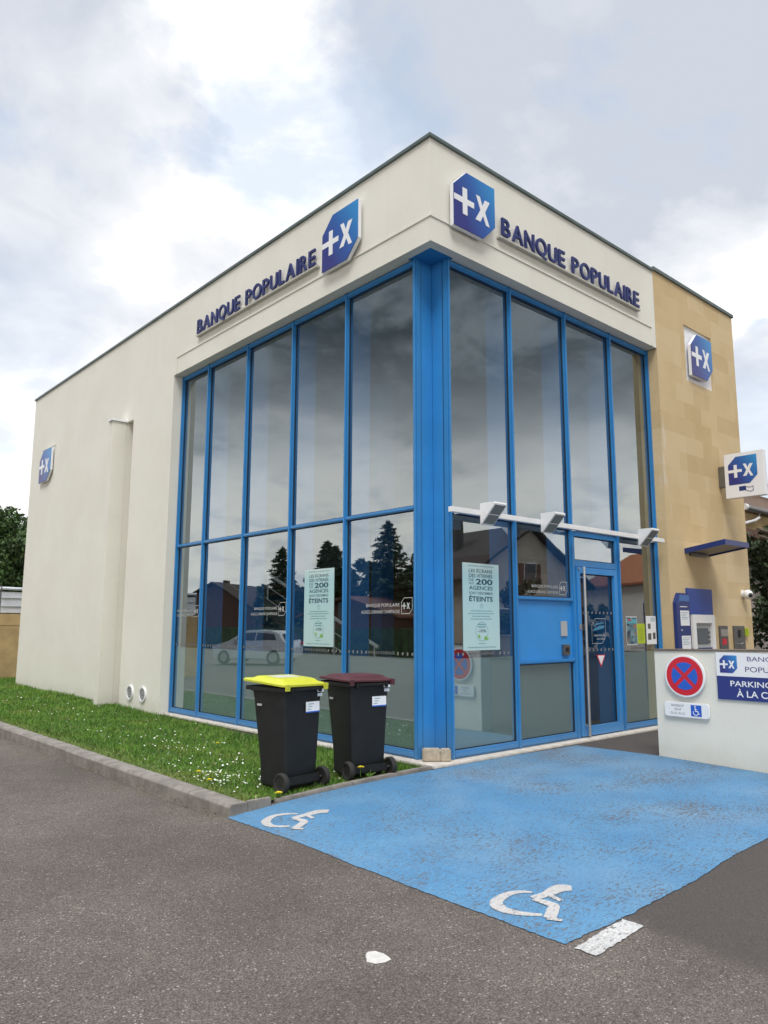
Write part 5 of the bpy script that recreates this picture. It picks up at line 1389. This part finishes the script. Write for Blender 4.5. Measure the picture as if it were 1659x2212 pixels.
# mirrored in the entrance glazing (south of the bay)
house('gabled_house', 'beige gabled house with brown roof across the street, mirrored beside the door', 27.6, -19.3, 10.6, 9, 4.0, 3.0, R(180), M_hwall, M_roofd, [(2.2, 1.2, 1.1, 1.3), (-2.0, 1.2, 1.1, 1.3), (0, 3.9, .9, 1.1)])
house('brown_roofed_house', 'long brown roofed house behind the gabled one, mirrored beside the column', 18.5, -24, 12, 8, 3.7, 2.8, R(90), M_hwall, M_roofd, [(0, 1, 1, 1.2)])
house('orange_roofed_house', 'pale house with orange tiled roof across the street', 43.5, -15.5, 9, 10, 4.6, 2.4, R(205), M_hpale, M_roofo, [(-2, 1.0, 1.0, 1.5), (2, 1.0, 1.0, 1.5)])
house('distant_house', 'pale house farther along the street with orange roof', 60, -12, 12, 10, 5.0, 2.5, R(230), M_hpale, M_roofo, [(0, 1.0, 1.0, 1.5)])
broad_tree(24.5, -17.6, 4.2, 1.2, 'small ragged tree in front of the beige gabled house', M_leaf2, 3500, .12, 'garden_tree', cat='tree')
broad_tree(30.6, -17.0, 3.0, 1.0, 'small dark shrub at the right of the beige gable', M_leaf2, 2500, .12, 'shrub', cat='shrub')
house('dark_barn', 'long dark roofed building across the car park, mirrored at the left', -30, 60, 9, 16, 3.2, 2.4, R(60), M_wood, M_roofd, [])
house('low_outbuilding', 'low dark timber outbuilding in front of the conifers', -25.0, 33, 8, 14, 2.2, 1.2, R(80), M_wood, M_wood, [])
mb = MB(); mb.box(-22, -21.6, 14, 90, 0, 1.5)
e = mb.build('garden_hedge', mat('hedge_green', (.05, .085, .03), .9, var=.5, vscale=3, bump=1, bscale=8)); tag(e, 'clipped dark green hedge along the far side of the car park', 'hedge')

def car(x, y, rz, label):
    root = empty('parked_car', (x, y, 0), rz); tag(root, label, 'car')
    # side profile (x forward), body lofted across the width
    prof = [(-2.02, .42), (-2.05, .75), (-1.98, .98), (-1.80, 1.05), (-1.55, 1.38), (-1.15, 1.50), (-.2, 1.53), (.35, 1.46), (1.05, 1.02), (1.75, .88), (2.02, .72), (2.06, .45), (1.95, .24), (-1.9, .24)]
    n = len(prof); vs = []
    for yy, k, kk in ((-.84, 0, 0), (-.88, .0, 0), (.88, 0, 0), (.84, 0, 0)): pass
    ys = [(-.88, 1), (-.90, 0), (.90, 0), (.88, 1)]
    def pt(p, side):
        xx, z = p; inset = .0 if z < 1.0 else (z-1.0)*.42
        return (xx*(1-.04*(abs(xx) > 1.8)), side*(.89-inset-.10*max(0, abs(xx)-1.6)), z)
    L = [pt(p, -1) for p in prof]; Rr = [pt(p, 1) for p in prof]; mid = [(p[0]*1.01, 0, p[1]+.015) for p in prof]
    vs = L+mid+Rr
    fs = [tuple(range(n-1, -1, -1)), tuple(range(2*n, 3*n))]+[(i, (i+1) % n, (i+1) % n+n, i+n) for i in range(n)]+[(i+n, (i+1) % n+n, (i+1) % n+2*n, i+2*n) for i in range(n)]
    MB().add(vs, fs).build('body', M_car, root, bevel=.03, smooth=True)
    root.scale = (.92, .92, .95)
    for s in (-1, 1):
        q = [(-1.42, 1.08), (-1.25, 1.36), (-.35, 1.42), (-.35, 1.05)]; q2 = [(-.28, 1.05), (-.28, 1.42), (.28, 1.37), (.80, 1.06)]
        for qq in (q, q2):
            MB().add([(a, s*(.895-(b-1.0)*.42+.004), b) for a, b in qq], [(0, 1, 2, 3)]).build('side_window', M_hwin, root)
        MB().box(.62, .78, s*.93-.06, s*.93+.06, 1.02, 1.14).build('mirror', M_car, root, bevel=.02)
        for cx in (-1.28, 1.28):
            mb = MB(); mb.tube([(cx, s*.72, .31), (cx, s*.90, .31)], .31, 24); w_ = mb.build('wheel', M_rub, root, smooth=True)
            mb = MB(); mb.tube([(cx, s*.895, .31), (cx, s*.912, .31)], .20, 16); mb.build('rim', M_steel, w_)
        MB().box(1.86, 2.03, s*.62-.16, s*.62+.16, .66, .78).build('headlight', M_offw, root, bevel=.02)
        MB().box(-2.07, -1.97, s*.66-.12, s*.66+.12, .85, 1.0).build('tail_light', M_red, root, bevel=.01)
    MB().add([(.42, -.62, 1.44), (1.02, -.72, 1.06), (1.02, .72, 1.06), (.42, .62, 1.44)], [(0, 1, 2, 3)]).build('windscreen', M_hwin, root).location = (.012, 0, .02)
    MB().add([(-1.60, -.58, 1.36), (-1.83, -.68, 1.07), (-1.83, .68, 1.07), (-1.60, .58, 1.36)], [(0, 1, 2, 3)]).build('rear_window', M_hwin, root).location = (-.02, 0, .01)
car(-11.6, 22.6, R(62), 'white hatchback parked across the lane, mirrored in the left glazing')
